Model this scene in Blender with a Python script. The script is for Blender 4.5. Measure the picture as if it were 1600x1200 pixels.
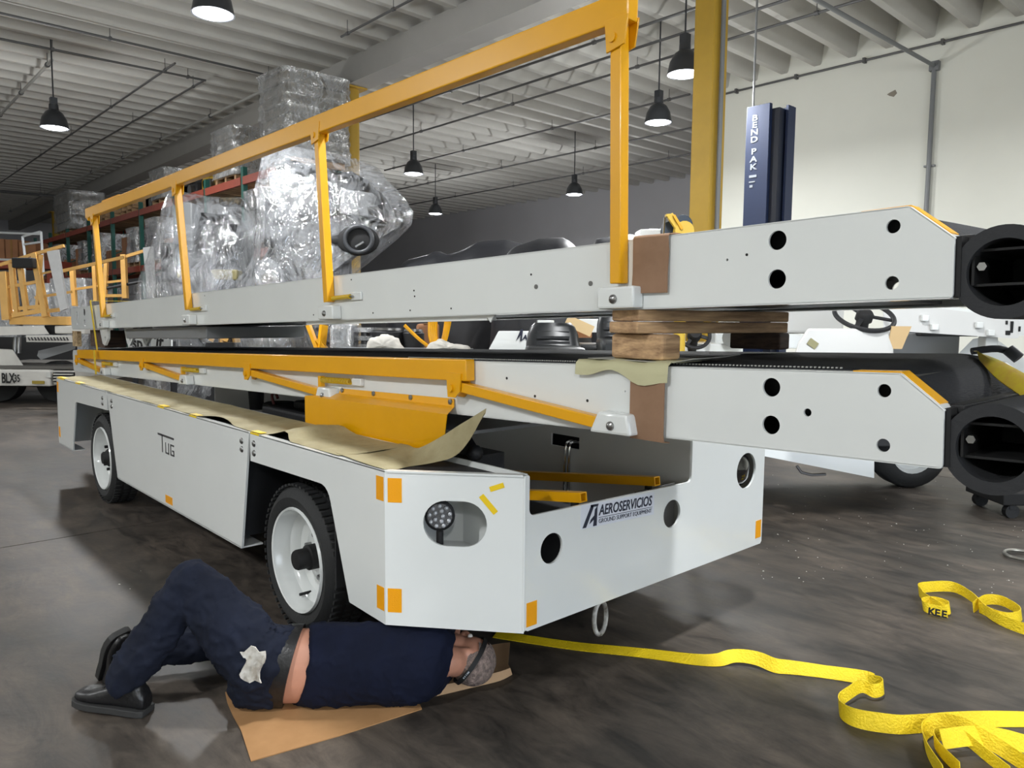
import bpy, bmesh, math, random
from mathutils import Vector, Matrix, noise
random.seed(7)
C = bpy.context.scene.collection
for o in list(bpy.data.objects): bpy.data.objects.remove(o)
PI = math.pi

# ------------------------------------------------------------------ camera
CX, CY, CZ = 2.453, -1.578, 1.55
YAW, PITCH, ROLL, FPX = 2.401, -0.089, 0.009, 1176.66
fw = Vector((math.cos(YAW)*math.cos(PITCH), math.sin(YAW)*math.cos(PITCH), math.sin(PITCH)))
r0 = Vector((math.sin(YAW), -math.cos(YAW), 0)); u0 = r0.cross(fw)
RT = math.cos(ROLL)*r0 + math.sin(ROLL)*u0
UP = -math.sin(ROLL)*r0 + math.cos(ROLL)*u0
cam_d = bpy.data.cameras.new('camera'); cam = bpy.data.objects.new('camera', cam_d); C.objects.link(cam)
m = Matrix((RT, UP, -fw)).transposed().to_4x4(); m.translation = (CX, CY, CZ)
cam.matrix_world = m
cam_d.sensor_width = 36; cam_d.lens = FPX/1600*36; cam_d.clip_start = .02; cam_d.clip_end = 200
bpy.context.scene.camera = cam
# ------------------------------------------------------------------ world, exposure
w = bpy.data.worlds.new('world'); bpy.context.scene.world = w; w.use_nodes = True
w.node_tree.nodes['Background'].inputs[0].default_value = (.78, .88, 1, 1)
w.node_tree.nodes['Background'].inputs[1].default_value = 5.0
vs = bpy.context.scene.view_settings
vs.view_transform = 'Standard'; vs.look = 'None'; vs.gamma = 1; vs.use_curve_mapping = False
vs.exposure = 0.0
LAMP_W = 170; FILL_SHARE = .6
# high bay lamps: x, y, z, relative power
LAMPS = [(-12.2, 1.45, 4.8, 1), (-5.69, 1.6, 4.85, 1), (-11.3, 8.05, 4.8, 1), (-16.1, 12.2, 4.8, 1.5), (-5.0, 8.3, 4.8, 1),
         (-3.34, 6.61, 4.8, .85), (-10.7, 12.5, 4.8, 1.5),
         (.9, 1.5, 4.8, 1.0), (7.0, 1.5, 4.8, 1.3), (-12.2, -5.0, 4.8, .8), (-5.7, -5.0, 4.8, 1), (.9, -5.0, 4.8, 1.2), (7.0, -5, 4.8, 1.2),
         (2.6, 8.3, 4.8, .85), (-24.5, -1.6, 4.8, .6)]
for i, (x, y, z, p) in enumerate(LAMPS):
    ld = bpy.data.lights.new('high_bay_light', 'AREA'); ld.shape = 'DISK'; ld.size = .36; ld.energy = LAMP_W*p
    ld.color = (.97, .99, 1)
    lo = bpy.data.objects.new('high_bay_light', ld); lo.location = (x, y, z-.22); C.objects.link(lo)
    # added fill light below each lamp, not a real bulb; brightens the ceiling
    pd = bpy.data.lights.new('ceiling_fill_light', 'POINT'); pd.shadow_soft_size = .12; pd.energy = LAMP_W*p*FILL_SHARE; pd.color = (.97, .99, 1)
    po = bpy.data.objects.new('ceiling_fill_light', pd); po.location = (x, y, z-.5); C.objects.link(po)

# daylight enters through the open roller door behind the viewer (portal only guides the sampling)
dl_ = bpy.data.lights.new('door_portal', 'AREA'); dl_.shape = 'RECTANGLE'; dl_.size = 4.4; dl_.size_y = 6.4; dl_.cycles.is_portal = True
do_ = bpy.data.objects.new('door_portal', dl_); do_.location = (9.6, -.3, 2.15); do_.rotation_euler = (0, math.radians(90), 0); C.objects.link(do_)
# ------------------------------------------------------------------ helpers
def ray(u, v): return fw + (u-800)/FPX*RT - (v-600)/FPX*UP
O = Vector((CX, CY, CZ))
def P(u, v, ax, val):            # the point of a plane x/y/z = val seen at a pixel
    d = ray(u, v); i = 'xyz'.index(ax); return O + d*((val-O[i])/d[i])
def D(u, v, dep): return O + ray(u, v)*dep

def lin(c):
    c = c/255
    return c/12.92 if c <= .04045 else ((c+.055)/1.055)**2.4
MATS = {}
def mat(name, rgb, rough=.5, metal=0, var=0, vscale=4, bump=0, bscale=40, coat=0, rgb2=None, stretch=None, spec=.5, detail=4):
    if name in MATS: return MATS[name]
    mt = bpy.data.materials.new(name); mt.use_nodes = True; nt = mt.node_tree; b = nt.nodes['Principled BSDF']
    col = tuple(lin(c) for c in rgb)+(1,)
    b.inputs['Base Color'].default_value = col; b.inputs['Roughness'].default_value = rough; b.inputs['Metallic'].default_value = metal
    b.inputs['Specular IOR Level'].default_value = spec
    if coat: b.inputs['Coat Weight'].default_value = coat; b.inputs['Coat Roughness'].default_value = .06
    tc = nt.nodes.new('ShaderNodeTexCoord'); mp = nt.nodes.new('ShaderNodeMapping'); nt.links.new(tc.outputs['Object'], mp.inputs[0])
    if stretch: mp.inputs['Scale'].default_value = stretch
    if rgb2 or var:
        n = nt.nodes.new('ShaderNodeTexNoise'); n.inputs['Scale'].default_value = vscale; n.inputs['Detail'].default_value = detail; n.inputs['Roughness'].default_value = .6
        nt.links.new(mp.outputs[0], n.inputs['Vector'])
        r = nt.nodes.new('ShaderNodeValToRGB'); r.color_ramp.elements[0].position = .35; r.color_ramp.elements[1].position = .68
        if rgb2: c2 = tuple(lin(c) for c in rgb2)+(1,)
        else: c2 = tuple(max(0, c*(1-var)) for c in col[:3])+(1,)
        r.color_ramp.elements[0].color = c2; r.color_ramp.elements[1].color = col
        nt.links.new(n.outputs['Fac'], r.inputs[0]); nt.links.new(r.outputs[0], b.inputs['Base Color'])
    if bump:
        n2 = nt.nodes.new('ShaderNodeTexNoise'); n2.inputs['Scale'].default_value = bscale; n2.inputs['Detail'].default_value = 3
        nt.links.new(mp.outputs[0], n2.inputs['Vector'])
        bp = nt.nodes.new('ShaderNodeBump'); bp.inputs['Strength'].default_value = bump; bp.inputs['Distance'].default_value = .02
        nt.links.new(n2.outputs['Fac'], bp.inputs['Height']); nt.links.new(bp.outputs[0], b.inputs['Normal'])
    MATS[name] = mt; return mt
def emit(name, rgb, s):
    mt = bpy.data.materials.new(name); mt.use_nodes = True; nt = mt.node_tree; nt.nodes.clear()
    e = nt.nodes.new('ShaderNodeEmission'); o = nt.nodes.new('ShaderNodeOutputMaterial')
    e.inputs[0].default_value = tuple(lin(c) for c in rgb)+(1,); e.inputs[1].default_value = s
    nt.links.new(e.outputs[0], o.inputs[0]); return mt
def film(name, base=(188, 191, 196), lo=.03, hi=.4, scale=3, rough=.1, bump=.8, gloss=.17):
    """clear stretch film: see-through where smooth, milky along the stretched creases"""
    mt = bpy.data.materials.new(name); mt.use_nodes = True; nt = mt.node_tree; b = nt.nodes['Principled BSDF']; out = nt.nodes['Material Output']
    L_ = nt.links.new
    b.inputs['Base Color'].default_value = tuple(lin(c) for c in base)+(1,); b.inputs['Roughness'].default_value = rough; b.inputs['Specular IOR Level'].default_value = .9
    tc = nt.nodes.new('ShaderNodeTexCoord'); hs = []
    def node(t, **k):
        n = nt.nodes.new(t)
        for a, v in k.items(): n.inputs[a].default_value = v
        return n
    warp = node('ShaderNodeTexNoise', Scale=1.6, Detail=2); L_(tc.outputs['Object'], warp.inputs['Vector'])
    wm_ = nt.nodes.new('ShaderNodeVectorMath'); wm_.operation = 'SCALE'; wm_.inputs['Scale'].default_value = .55; L_(warp.outputs['Color'], wm_.inputs[0])
    ad = nt.nodes.new('ShaderNodeVectorMath'); L_(tc.outputs['Object'], ad.inputs[0]); L_(wm_.outputs[0], ad.inputs[1])
    for rot, st in (((.3, .5, .2), (1, 1, .18)), ((.9, -.4, 1.2), (.22, 1, 1)), ((-.5, 1.0, .4), (1, .9, .3))):
        mp = nt.nodes.new('ShaderNodeMapping'); mp.inputs['Rotation'].default_value = rot; mp.inputs['Scale'].default_value = st; L_(ad.outputs[0], mp.inputs[0])
        n = node('ShaderNodeTexNoise', Scale=scale*1.6, Detail=5, Roughness=.55); L_(mp.outputs[0], n.inputs['Vector'])
        s1 = nt.nodes.new('ShaderNodeMath'); s1.operation = 'SUBTRACT'; s1.inputs[1].default_value = .5; L_(n.outputs['Fac'], s1.inputs[0])
        s2 = nt.nodes.new('ShaderNodeMath'); s2.operation = 'ABSOLUTE'; L_(s1.outputs[0], s2.inputs[0]); hs.append(s2)
    mn = nt.nodes.new('ShaderNodeMath'); mn.operation = 'MINIMUM'; L_(hs[0].outputs[0], mn.inputs[0]); L_(hs[1].outputs[0], mn.inputs[1])
    m2 = nt.nodes.new('ShaderNodeMath'); m2.operation = 'MINIMUM'; L_(mn.outputs[0], m2.inputs[0]); L_(hs[2].outputs[0], m2.inputs[1])
    mr = nt.nodes.new('ShaderNodeMapRange'); mr.inputs[1].default_value = 0; mr.inputs[2].default_value = .07; mr.inputs[3].default_value = hi; mr.inputs[4].default_value = lo
    L_(m2.outputs[0], mr.inputs[0])
    big = node('ShaderNodeTexNoise', Scale=1.3, Detail=3); L_(tc.outputs['Object'], big.inputs['Vector'])
    br = nt.nodes.new('ShaderNodeMapRange'); br.inputs[1].default_value = .35; br.inputs[2].default_value = .65; br.inputs[3].default_value = -.12; br.inputs[4].default_value = .14; L_(big.outputs['Fac'], br.inputs[0])
    su = nt.nodes.new('ShaderNodeMath'); su.use_clamp = True; L_(mr.outputs[0], su.inputs[0]); L_(br.outputs[0], su.inputs[1])
    sm_ = nt.nodes.new('ShaderNodeMath'); L_(hs[0].outputs[0], sm_.inputs[0]); L_(hs[2].outputs[0], sm_.inputs[1])
    bp = nt.nodes.new('ShaderNodeBump'); bp.inputs['Strength'].default_value = bump; bp.inputs['Distance'].default_value = .12
    L_(sm_.outputs[0], bp.inputs['Height']); L_(bp.outputs[0], b.inputs['Normal'])
    tr = nt.nodes.new('ShaderNodeBsdfTransparent'); gl = nt.nodes.new('ShaderNodeBsdfGlossy'); gl.inputs['Roughness'].default_value = rough
    L_(bp.outputs[0], gl.inputs['Normal'])
    m1 = nt.nodes.new('ShaderNodeMixShader'); m1.inputs[0].default_value = gloss; L_(tr.outputs[0], m1.inputs[1]); L_(gl.outputs[0], m1.inputs[2])
    mx = nt.nodes.new('ShaderNodeMixShader'); L_(su.outputs[0], mx.inputs[0]); L_(m1.outputs[0], mx.inputs[1]); L_(b.outputs[0], mx.inputs[2]); L_(mx.outputs[0], out.inputs[0])
    return mt

def WM(o):
    mm = o.matrix_basis.copy()
    return WM(o.parent) @ mm if o.parent else mm
def thing(name, label, cat, loc=(0, 0, 0), rot=(0, 0, 0), group=None):
    o = bpy.data.objects.new(name, None); C.objects.link(o); o.location = loc; o.rotation_euler = rot
    o.empty_display_size = .1
    o['label'] = label; o['category'] = cat
    if group: o['group'] = group
    return o
def tag(o, label, cat, group=None):
    o['label'] = label; o['category'] = cat
    if group: o['group'] = group
    return o
def struct(o): o['kind'] = 'structure'; return o
def kids(o): return [c for c in bpy.data.objects if c.parent == o]
def dup(o, parent=None, label=None):
    c = o.copy(); C.objects.link(c)
    if parent: c.parent = parent
    if label: c['label'] = label
    for k in kids(o): dup(k, c)
    return c

class M:
    def __init__(s): s.bm = bmesh.new()
    def face(s, vs):
        try: return s.bm.faces.new(vs)
        except ValueError: return None
    def obox(s, c, sz, R=None):
        c = Vector(c); R = R or Matrix.Identity(3); hx, hy, hz = (a/2 for a in sz)
        v = [s.bm.verts.new(c + R @ Vector((x, y, z))) for z in (-hz, hz) for x, y in ((-hx, -hy), (hx, -hy), (hx, hy), (-hx, hy))]
        for q in ((3, 2, 1, 0), (4, 5, 6, 7), (0, 1, 5, 4), (1, 2, 6, 5), (2, 3, 7, 6), (3, 0, 4, 7)): s.face([v[i] for i in q])
        return s
    def box(s, x0, x1, y0, y1, z0, z1): return s.obox(((x0+x1)/2, (y0+y1)/2, (z0+z1)/2), (abs(x1-x0), abs(y1-y0), abs(z1-z0)))
    def frame(s, p0, p1, up=(0, 0, 1)):
        d = (Vector(p1)-Vector(p0)).normalized(); up = Vector(up)
        if abs(d.dot(up)) > .98: up = Vector((1, 0, 0)) if abs(d.x) < .9 else Vector((0, 1, 0))
        y = up.cross(d).normalized(); z = d.cross(y); return d, y, z
    def bar(s, p0, p1, wd, ht, up=(0, 0, 1)):
        d, y, z = s.frame(p0, p1, up); R = Matrix((d, y, z)).transposed()
        return s.obox((Vector(p0)+Vector(p1))/2, ((Vector(p1)-Vector(p0)).length, wd, ht), R)
    def hollow(s, p0, p1, wd, ht, t, up=(0, 0, 1)):
        d, y, z = s.frame(p0, p1, up); a = []
        for p in (p0, p1):
            for k in (0, t):
                a.append([s.bm.verts.new(Vector(p)+y*sx*(wd/2-k)+z*sz*(ht/2-k)) for sx, sz in ((-1, -1), (1, -1), (1, 1), (-1, 1))])
        o0, i0, o1, i1 = a
        for i in range(4):
            j = (i+1) % 4
            s.face([o0[i], o0[j], o1[j], o1[i]]); s.face([i0[j], i0[i], i1[i], i1[j]]); s.face([o0[j], o0[i], i0[i], i0[j]]); s.face([o1[i], o1[j], i1[j], i1[i]])
        return s
    def loft(s, rings, cap=True, closed=True, loop=False):
        R = [[s.bm.verts.new(p) for p in r] for r in rings]; n = len(R[0])
        pairs = list(zip(R, R[1:])) + ([(R[-1], R[0])] if loop else [])
        for a, b in pairs:
            for i in range(n if closed else n-1):
                j = (i+1) % n; s.face([a[i], a[j], b[j], b[i]])
        if cap and not loop and closed: s.face(R[0][::-1]); s.face(R[-1])
        return s
    def cyl(s, p0, p1, ra, rb=None, n=16, cap=True):
        rb = ra if rb is None else rb; d, y, z = s.frame(p0, p1)
        ring = lambda p, r: [Vector(p)+(y*math.cos(2*PI*i/n)+z*math.sin(2*PI*i/n))*r for i in range(n)]
        return s.loft([ring(p0, ra), ring(p1, rb)], cap)
    def pipe(s, p0, p1, ro, ri, n=24):
        d, y, z = s.frame(p0, p1)
        ring = lambda p, r: [Vector(p)+(y*math.cos(2*PI*i/n)+z*math.sin(2*PI*i/n))*r for i in range(n)]
        return s.loft([ring(p0, ro), ring(p1, ro), ring(p1, ri), ring(p0, ri)], loop=True)
    def lathe(s, prof, o, ax, n=24, cap=True):
        o = Vector(o); d, y, z = s.frame((0, 0, 0), ax)
        return s.loft([[o+d*h+(y*math.cos(2*PI*i/n)+z*math.sin(2*PI*i/n))*max(r, 1e-4) for i in range(n)] for r, h in prof], cap)
    def tube(s, pts, r, n=8, loop=False):
        pts = [Vector(p) for p in pts]; rings = []; N = len(pts); yv = None
        for i, p in enumerate(pts):
            a = pts[(i-1) % N] if (loop or i) else p; b = pts[(i+1) % N] if (loop or i < N-1) else p
            d = (b-a).normalized()
            if yv is None:
                t = Vector((0, 0, 1)) if abs(d.z) < .9 else Vector((1, 0, 0)); yv = t.cross(d).normalized()
            else: yv = (yv - d*yv.dot(d)).normalized()
            z = d.cross(yv); rr = r[i] if isinstance(r, (list, tuple)) else r
            rings.append([p+(yv*math.cos(2*PI*k/n)+z*math.sin(2*PI*k/n))*rr for k in range(n)])
        return s.loft(rings, loop=loop)
    def plate(s, poly, holes, o, ex, ey, ez, th):
        """flat polygon (with round or polygonal holes) in the ex/ey plane at o, thickness th along ez"""
        o, ex, ey, ez = Vector(o), Vector(ex), Vector(ey), Vector(ez)
        b2 = bmesh.new(); es = []
        for lp in [poly]+holes:
            vs = [b2.verts.new(o+ex*a+ey*b) for a, b in lp]
            es += [b2.edges.new((vs[i], vs[(i+1) % len(vs)])) for i in range(len(vs))]
        bmesh.ops.triangle_fill(b2, use_beauty=True, use_dissolve=False, edges=es, normal=ez)
        g = bmesh.ops.extrude_face_region(b2, geom=list(b2.faces))
        bmesh.ops.translate(b2, vec=ez*th, verts=[v for v in g['geom'] if isinstance(v, bmesh.types.BMVert)])
        bmesh.ops.recalc_face_normals(b2, faces=list(b2.faces))
        me = bpy.data.meshes.new('t'); b2.to_mesh(me); b2.free(); s.bm.from_mesh(me); bpy.data.meshes.remove(me); return s
    def sheet(s, rows, th=.002):
        """a bent sheet through a grid of points, given a little thickness"""
        b2 = bmesh.new(); R = [[b2.verts.new(p) for p in r] for r in rows]
        for a, b in zip(R, R[1:]):
            for i in range(len(a)-1): b2.faces.new((a[i], a[i+1], b[i+1], b[i]))
        bmesh.ops.recalc_face_normals(b2, faces=list(b2.faces))
        bmesh.ops.solidify(b2, geom=list(b2.faces), thickness=th)
        me = bpy.data.meshes.new('t'); b2.to_mesh(me); b2.free(); s.bm.from_mesh(me); bpy.data.meshes.remove(me); return s
    def ico(s, c, r, sub=2, sc=(1, 1, 1), R=None):
        mm = Matrix.Translation(c) @ ((R or Matrix.Identity(3)).to_4x4()) @ Matrix.Diagonal((*sc, 1))
        bmesh.ops.create_icosphere(s.bm, subdivisions=sub, radius=r, matrix=mm); return s
    def bevel(s, w, seg=2, ang=30):
        bmesh.ops.remove_doubles(s.bm, verts=s.bm.verts, dist=1e-5)
        es = [e for e in s.bm.edges if len(e.link_faces) == 2 and e.calc_face_angle(0) > math.radians(ang)]
        bmesh.ops.bevel(s.bm, geom=es, offset=w, segments=seg, affect='EDGES', clamp_overlap=True, profile=.5); return s
    def done(s, name, mt, parent=None, bevel=0, seg=2, local=False, smooth=40, recalc=True):
        if bevel: s.bevel(bevel, seg); smooth = min(smooth, 20)
        if recalc: bmesh.ops.recalc_face_normals(s.bm, faces=list(s.bm.faces))
        if parent and not local: bmesh.ops.transform(s.bm, matrix=WM(parent).inverted(), verts=s.bm.verts)
        if smooth:
            a = math.radians(smooth)
            for f in s.bm.faces: f.smooth = True
            for e in s.bm.edges: e.smooth = len(e.link_faces) == 2 and e.calc_face_angle(0) < a
        me = bpy.data.meshes.new(name); s.bm.to_mesh(me); s.bm.free()
        for x in (mt if isinstance(mt, (list, tuple)) else [mt]): me.materials.append(x)
        o = bpy.data.objects.new(name, me); C.objects.link(o)
        if parent: o.parent = parent
        return o
def root_to_base(o):
    """move a single-mesh thing's origin to the bottom centre of its mesh"""
    vs = [v.co for v in o.data.vertices]
    c = Vector(((min(v.x for v in vs)+max(v.x for v in vs))/2, (min(v.y for v in vs)+max(v.y for v in vs))/2, min(v.z for v in vs)))
    o.data.transform(Matrix.Translation(-c)); o.location = c; return o
def circ(cx, cy, r, n=24): return [(cx+r*math.cos(2*PI*i/n), cy+r*math.sin(2*PI*i/n)) for i in range(n)]
def rpoly(pts, r, n=5):
    """round the corners of a polygon; r is one radius or one per corner"""
    out = []; N = len(pts)
    for i in range(N):
        p = Vector(pts[i]); a = Vector(pts[i-1]); b = Vector(pts[(i+1) % N]); rr = r[i] if isinstance(r, (list, tuple)) else r
        if rr <= 0: out.append(tuple(p)); continue
        da = (a-p).normalized(); db = (b-p).normalized(); ang = da.angle(db); t = min(rr/math.tan(ang/2), (a-p).length*.48, (b-p).length*.48)
        q0 = p+da*t; q1 = p+db*t
        for k in range(n+1):
            f = k/n; out.append(tuple((q0*(1-f)+p*f)*(1-f)+(p*(1-f)+q1*f)*f))
    return out
def text(body, size, o, ex, ey, mt, parent, name='lettering', ext=.001, sx=1, align='LEFT', spacing=1, bold=0, shear=0):
    cu = bpy.data.curves.new('t', 'FONT'); cu.body = body; cu.size = size; cu.extrude = ext; cu.align_x = align; cu.space_character = spacing; cu.offset = bold; cu.shear = shear
    cu.resolution_u = 3
    ob = bpy.data.objects.new('t', cu); C.objects.link(ob)
    dg = bpy.context.evaluated_depsgraph_get(); me = bpy.data.meshes.new_from_object(ob.evaluated_get(dg))
    bpy.data.objects.remove(ob)
    ex = Vector(ex).normalized(); ey = Vector(ey); ey = (ey-ex*ey.dot(ex)).normalized(); ez = ex.cross(ey)
    T = Matrix((ex*sx, ey, ez)).transposed().to_4x4(); T.translation = Vector(o)
    me.transform((WM(parent).inverted() if parent else Matrix.Identity(4)) @ T)
    me.materials.clear(); me.materials.append(mt)
    ob = bpy.data.objects.new(name, me); C.objects.link(ob)
    if parent: ob.parent = parent
    return ob
def lerp(a, b, t): return a+(b-a)*t
def smoothpath(pts, k=6):
    pts = [Vector(p) for p in pts]; out = []
    for i in range(len(pts)-1):
        p0 = pts[max(i-1, 0)]; p1 = pts[i]; p2 = pts[i+1]; p3 = pts[min(i+2, len(pts)-1)]
        for j in range(k):
            t = j/k; out.append(.5*((2*p1)+(p2-p0)*t+(2*p0-5*p1+4*p2-p3)*t*t+(3*p1-p0-3*p2+p3)*t**3))
    out.append(pts[-1]); return out

# ------------------------------------------------------------------ materials
white = mat('white_gloss_paint', (224, 227, 226), .22, coat=.5, var=.04, vscale=1.5)
white_cool = white
yellow = mat('yellow_gloss_paint', (228, 164, 2), .34, coat=.12, var=.05, vscale=3)
yellow_old = mat('faded_yellow_paint', (216, 168, 92), .5, var=.12, vscale=5)
dull_yellow = mat('dull_yellow_paint', (190, 152, 48), .55, var=.15, vscale=2)
black = mat('black_rubber', (24, 25, 28), .6, bump=.15, bscale=60)
belt_m = mat('ribbed_belt_rubber', (25, 26, 30), .75, bump=.25, bscale=90, stretch=(6, .3, 1), spec=.3)
foam = mat('black_bumper_rubber', (38, 39, 42), .75, bump=.1, bscale=70)
tyre_m = mat('tyre_rubber', (34, 35, 36), .72, bump=.12, bscale=60)
darkmetal = mat('dark_machine_metal', (36, 37, 40), .5, var=.3)
grey_metal = mat('grey_painted_metal', (120, 122, 124), .45)
steel = mat('steel_bolt', (150, 150, 150), .28, 1)
chrome = mat('polished_pipe', (190, 190, 190), .15, 1)
orange = mat('orange_reflector', (238, 160, 6), .35, bump=.2, bscale=300)
tape_m = mat('yellow_tape', (232, 196, 20), .5)
kraft = mat('kraft_masking_paper', (158, 149, 116), .75, rgb2=(138, 128, 94), vscale=7, bump=.35, bscale=14)
card_m = mat('brown_cardboard', (146, 114, 90), .8, rgb2=(132, 102, 78), vscale=6, bump=.08, bscale=20)
card_f = mat('floor_cardboard', (172, 130, 86), .85, rgb2=(154, 114, 72), vscale=4)
paper_b = mat('brown_wrapping_paper', (178, 146, 112), .75, bump=.2, bscale=18)
wood = mat('worn_timber', (208, 172, 130), .85, rgb2=(138, 108, 80), vscale=7, stretch=(2, .5, 6), bump=.3, bscale=12)
wood_d = mat('dark_timber', (84, 64, 50), .85, rgb2=(50, 38, 32), vscale=5, stretch=(2, .5, 6), bump=.3, bscale=12)
ink = mat('dark_navy_print', (28, 34, 54), .6)
strap_m = mat('yellow_webbing', (238, 206, 18), .6, var=.15, vscale=10, bump=.4, bscale=120, stretch=(1, 1, 1))
BLK = mat('matt_black', (14, 14, 16), .7)
# ================================================================== SETTING
conc = mat('dark_concrete', (86, 78, 71), .55, rgb2=(46, 43, 40), vscale=.9, bump=.15, bscale=9, detail=9)
nt = conc.node_tree; b = nt.nodes['Principled BSDF']
# fine scuffs and pale wear on top of the large blotches
n3 = nt.nodes.new('ShaderNodeTexNoise'); n3.inputs['Scale'].default_value = 3.2; n3.inputs['Detail'].default_value = 10; n3.inputs['Roughness'].default_value = .75; n3.inputs['Distortion'].default_value = .6
tcn = nt.nodes.new('ShaderNodeTexCoord'); mpn = nt.nodes.new('ShaderNodeMapping'); mpn.inputs['Scale'].default_value = (.8, 2.2, 1); nt.links.new(tcn.outputs['Object'], mpn.inputs[0]); nt.links.new(mpn.outputs[0], n3.inputs['Vector'])
rr = nt.nodes.new('ShaderNodeValToRGB'); rr.color_ramp.elements[0].position = .36; rr.color_ramp.elements[0].color = (.42, .42, .43, 1); rr.color_ramp.elements[1].position = .68; rr.color_ramp.elements[1].color = (1.75, 1.7, 1.62, 1)
nt.links.new(n3.outputs['Fac'], rr.inputs[0])
mxn = nt.nodes.new('ShaderNodeMix'); mxn.data_type = 'RGBA'; mxn.blend_type = 'MULTIPLY'; mxn.inputs[0].default_value = 1
src = b.inputs['Base Color'].links[0].from_socket
nt.links.new(src, mxn.inputs[6]); nt.links.new(rr.outputs[0], mxn.inputs[7]); nt.links.new(mxn.outputs[2], b.inputs['Base Color'])
rg = nt.nodes.new('ShaderNodeMapRange'); rg.inputs[3].default_value = .38; rg.inputs[4].default_value = .72; nt.links.new(n3.outputs['Fac'], rg.inputs[0]); nt.links.new(rg.outputs[0], b.inputs['Roughness'])

X0, X1, Y0, Y1, ZC = -42, 9.5, -9.5, 19, 6.0
floor = struct(M().box(X0, X1, Y0, Y1, -.3, -.02).done('floor', mat('joint_filler', (30, 29, 28), .9)))
xs = [X0, -34.2, -26.5, -18.8, -11.1, -3.4, 4.3, X1]; ys = [Y0, -3.0, 6.6, 13.8, Y1]
for i in range(len(xs)-1):
    for j in range(len(ys)-1):
        g = .006
        M().box(xs[i]+g, xs[i+1]-g, ys[j]+g, ys[j+1]-g, -.1, 0).done('slab', conc, floor)
wallm = mat('white_wall_paint', (226, 226, 216), .75, var=.04, vscale=.8, bump=.05, bscale=30)
greyw = mat('grey_wall_paint', (188, 188, 192), .8, var=.05, vscale=.8)
ceilm = mat('white_ceiling_paint', (196, 194, 188), .8, var=.08, vscale=1.5)
WY = 11.6; WX = -6.15
struct(M().box(WX, X1, WY, WY+.3, 0, ZC+.5).done('wall_right', wallm))
struct(M().box(X0, WX, Y1, Y1+.3, 0, ZC+.5).done('wall_back', greyw))
struct(M().box(WX, WX+.3, WY+.3, Y1+.3, 0, ZC+.5).done('wall_side', greyw))
struct(M().box(X0-.3, X0, Y0, Y1, 0, ZC+.5).done('wall_left', greyw))
wf = M().plate([(Y0, 0), (-3.4, 0), (-3.4, 4.3), (2.8, 4.3), (2.8, 0), (WY, 0), (WY, ZC+.5), (Y0, ZC+.5)], [], (X1, 0, 0), (0, 1, 0), (0, 0, 1), (1, 0, 0), .3).done('wall_front', wallm, smooth=20); struct(wf)
d1 = struct(M().box(X1-.04, X1, -3.52, -3.4, 0, 4.42).box(X1-.04, X1, 2.8, 2.92, 0, 4.42).box(X1-.04, X1, -3.52, 2.92, 4.3, 4.42).done('door_1', MATS.get('grey_painted_metal')))
M().box(X1-.4, X1-.04, -3.5, 2.9, 4.4, 4.8).done('roller_drum', MATS.get('grey_painted_metal'), d1)
struct(M().box(X1, X1+14, -12, 12, -.3, -.01).done('trim_5', mat('yard_asphalt', (110, 110, 108), .9)))
struct(M().box(X0, X1, Y0-.3, Y0, 0, ZC+.5).done('wall_near', wallm))
ceil = struct(M().box(X0-.3, X1+.3, Y0-.3, Y1+.3, ZC+.42, ZC+.6).done('ceiling', ceilm))
# ribs of the concrete deck, every one its own piece
SP = .612; n = int((X1-X0)/SP)
rib_me = None
for i in range(n):
    x = -5.3 + SP*(i - int((X1-X0)*.72/SP))
    if x < X0+.2 or x > X1-.2: continue
    if rib_me is None:
        mm = M()
        prof = [(-.13, .42), (-.075, .02), (-.055, 0), (.055, 0), (.075, .02), (.13, .42)]
        mm.loft([[Vector((a, y, z)) for a, z in prof] for y in (Y0, Y1)])
        o = mm.done('rib', ceilm, None); rib_me = o.data
    else:
        o = bpy.data.objects.new('rib', rib_me); C.objects.link(o)
    o.parent = ceil; o.location = (x, 0, ZC)
# girders under the ribs
def girder(y): return M().box(X0, X1, y-.22, y+.22, ZC-.42, ZC+.02)
struct(girder(5.65).done('trim_1', mat('girder_paint', (172, 170, 166), .8, var=.06, vscale=2)))
struct(girder(-4.5).done('trim_2', MATS['girder_paint']))

def column(x, y, label):
    t = thing('support_column', label, 'column', (x, y, 0), group=None)
    M().cyl((x, y, 0), (x, y, ZC-.42), .155, n=24).done('shaft', dull_yellow, t)
    M().box(x-.22, x+.22, y-.22, y+.22, 0, .025).done('base_plate', dull_yellow, t)
    M().box(x-.22, x+.22, y-.22, y+.22, ZC-.45, ZC-.42).done('cap_plate', dull_yellow, t)
    return t
# the near column is square
t = thing('support_column', 'square yellow steel column in front of the white wall beside the blue lift post', 'column', (-2.28, 5.6, 0))
M().box(-2.42, -2.17, 5.47, 5.73, 0, ZC-.42).done('shaft', dull_yellow, t, bevel=.012)
M().box(-2.5, -2.06, 5.38, 5.82, 0, .03).done('base_plate', dull_yellow, t)
M().cyl((-2.13, 5.57, 0), (-2.13, 5.57, ZC-.4), .026, n=10).done('conduit', grey_metal, t)
column(-9.75, 5.6, 'round yellow steel column beside the tall wrapped stack of pallets')
column(-32.7, 5.6, 'small distant yellow column behind the far end of the pallet rack')

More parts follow.
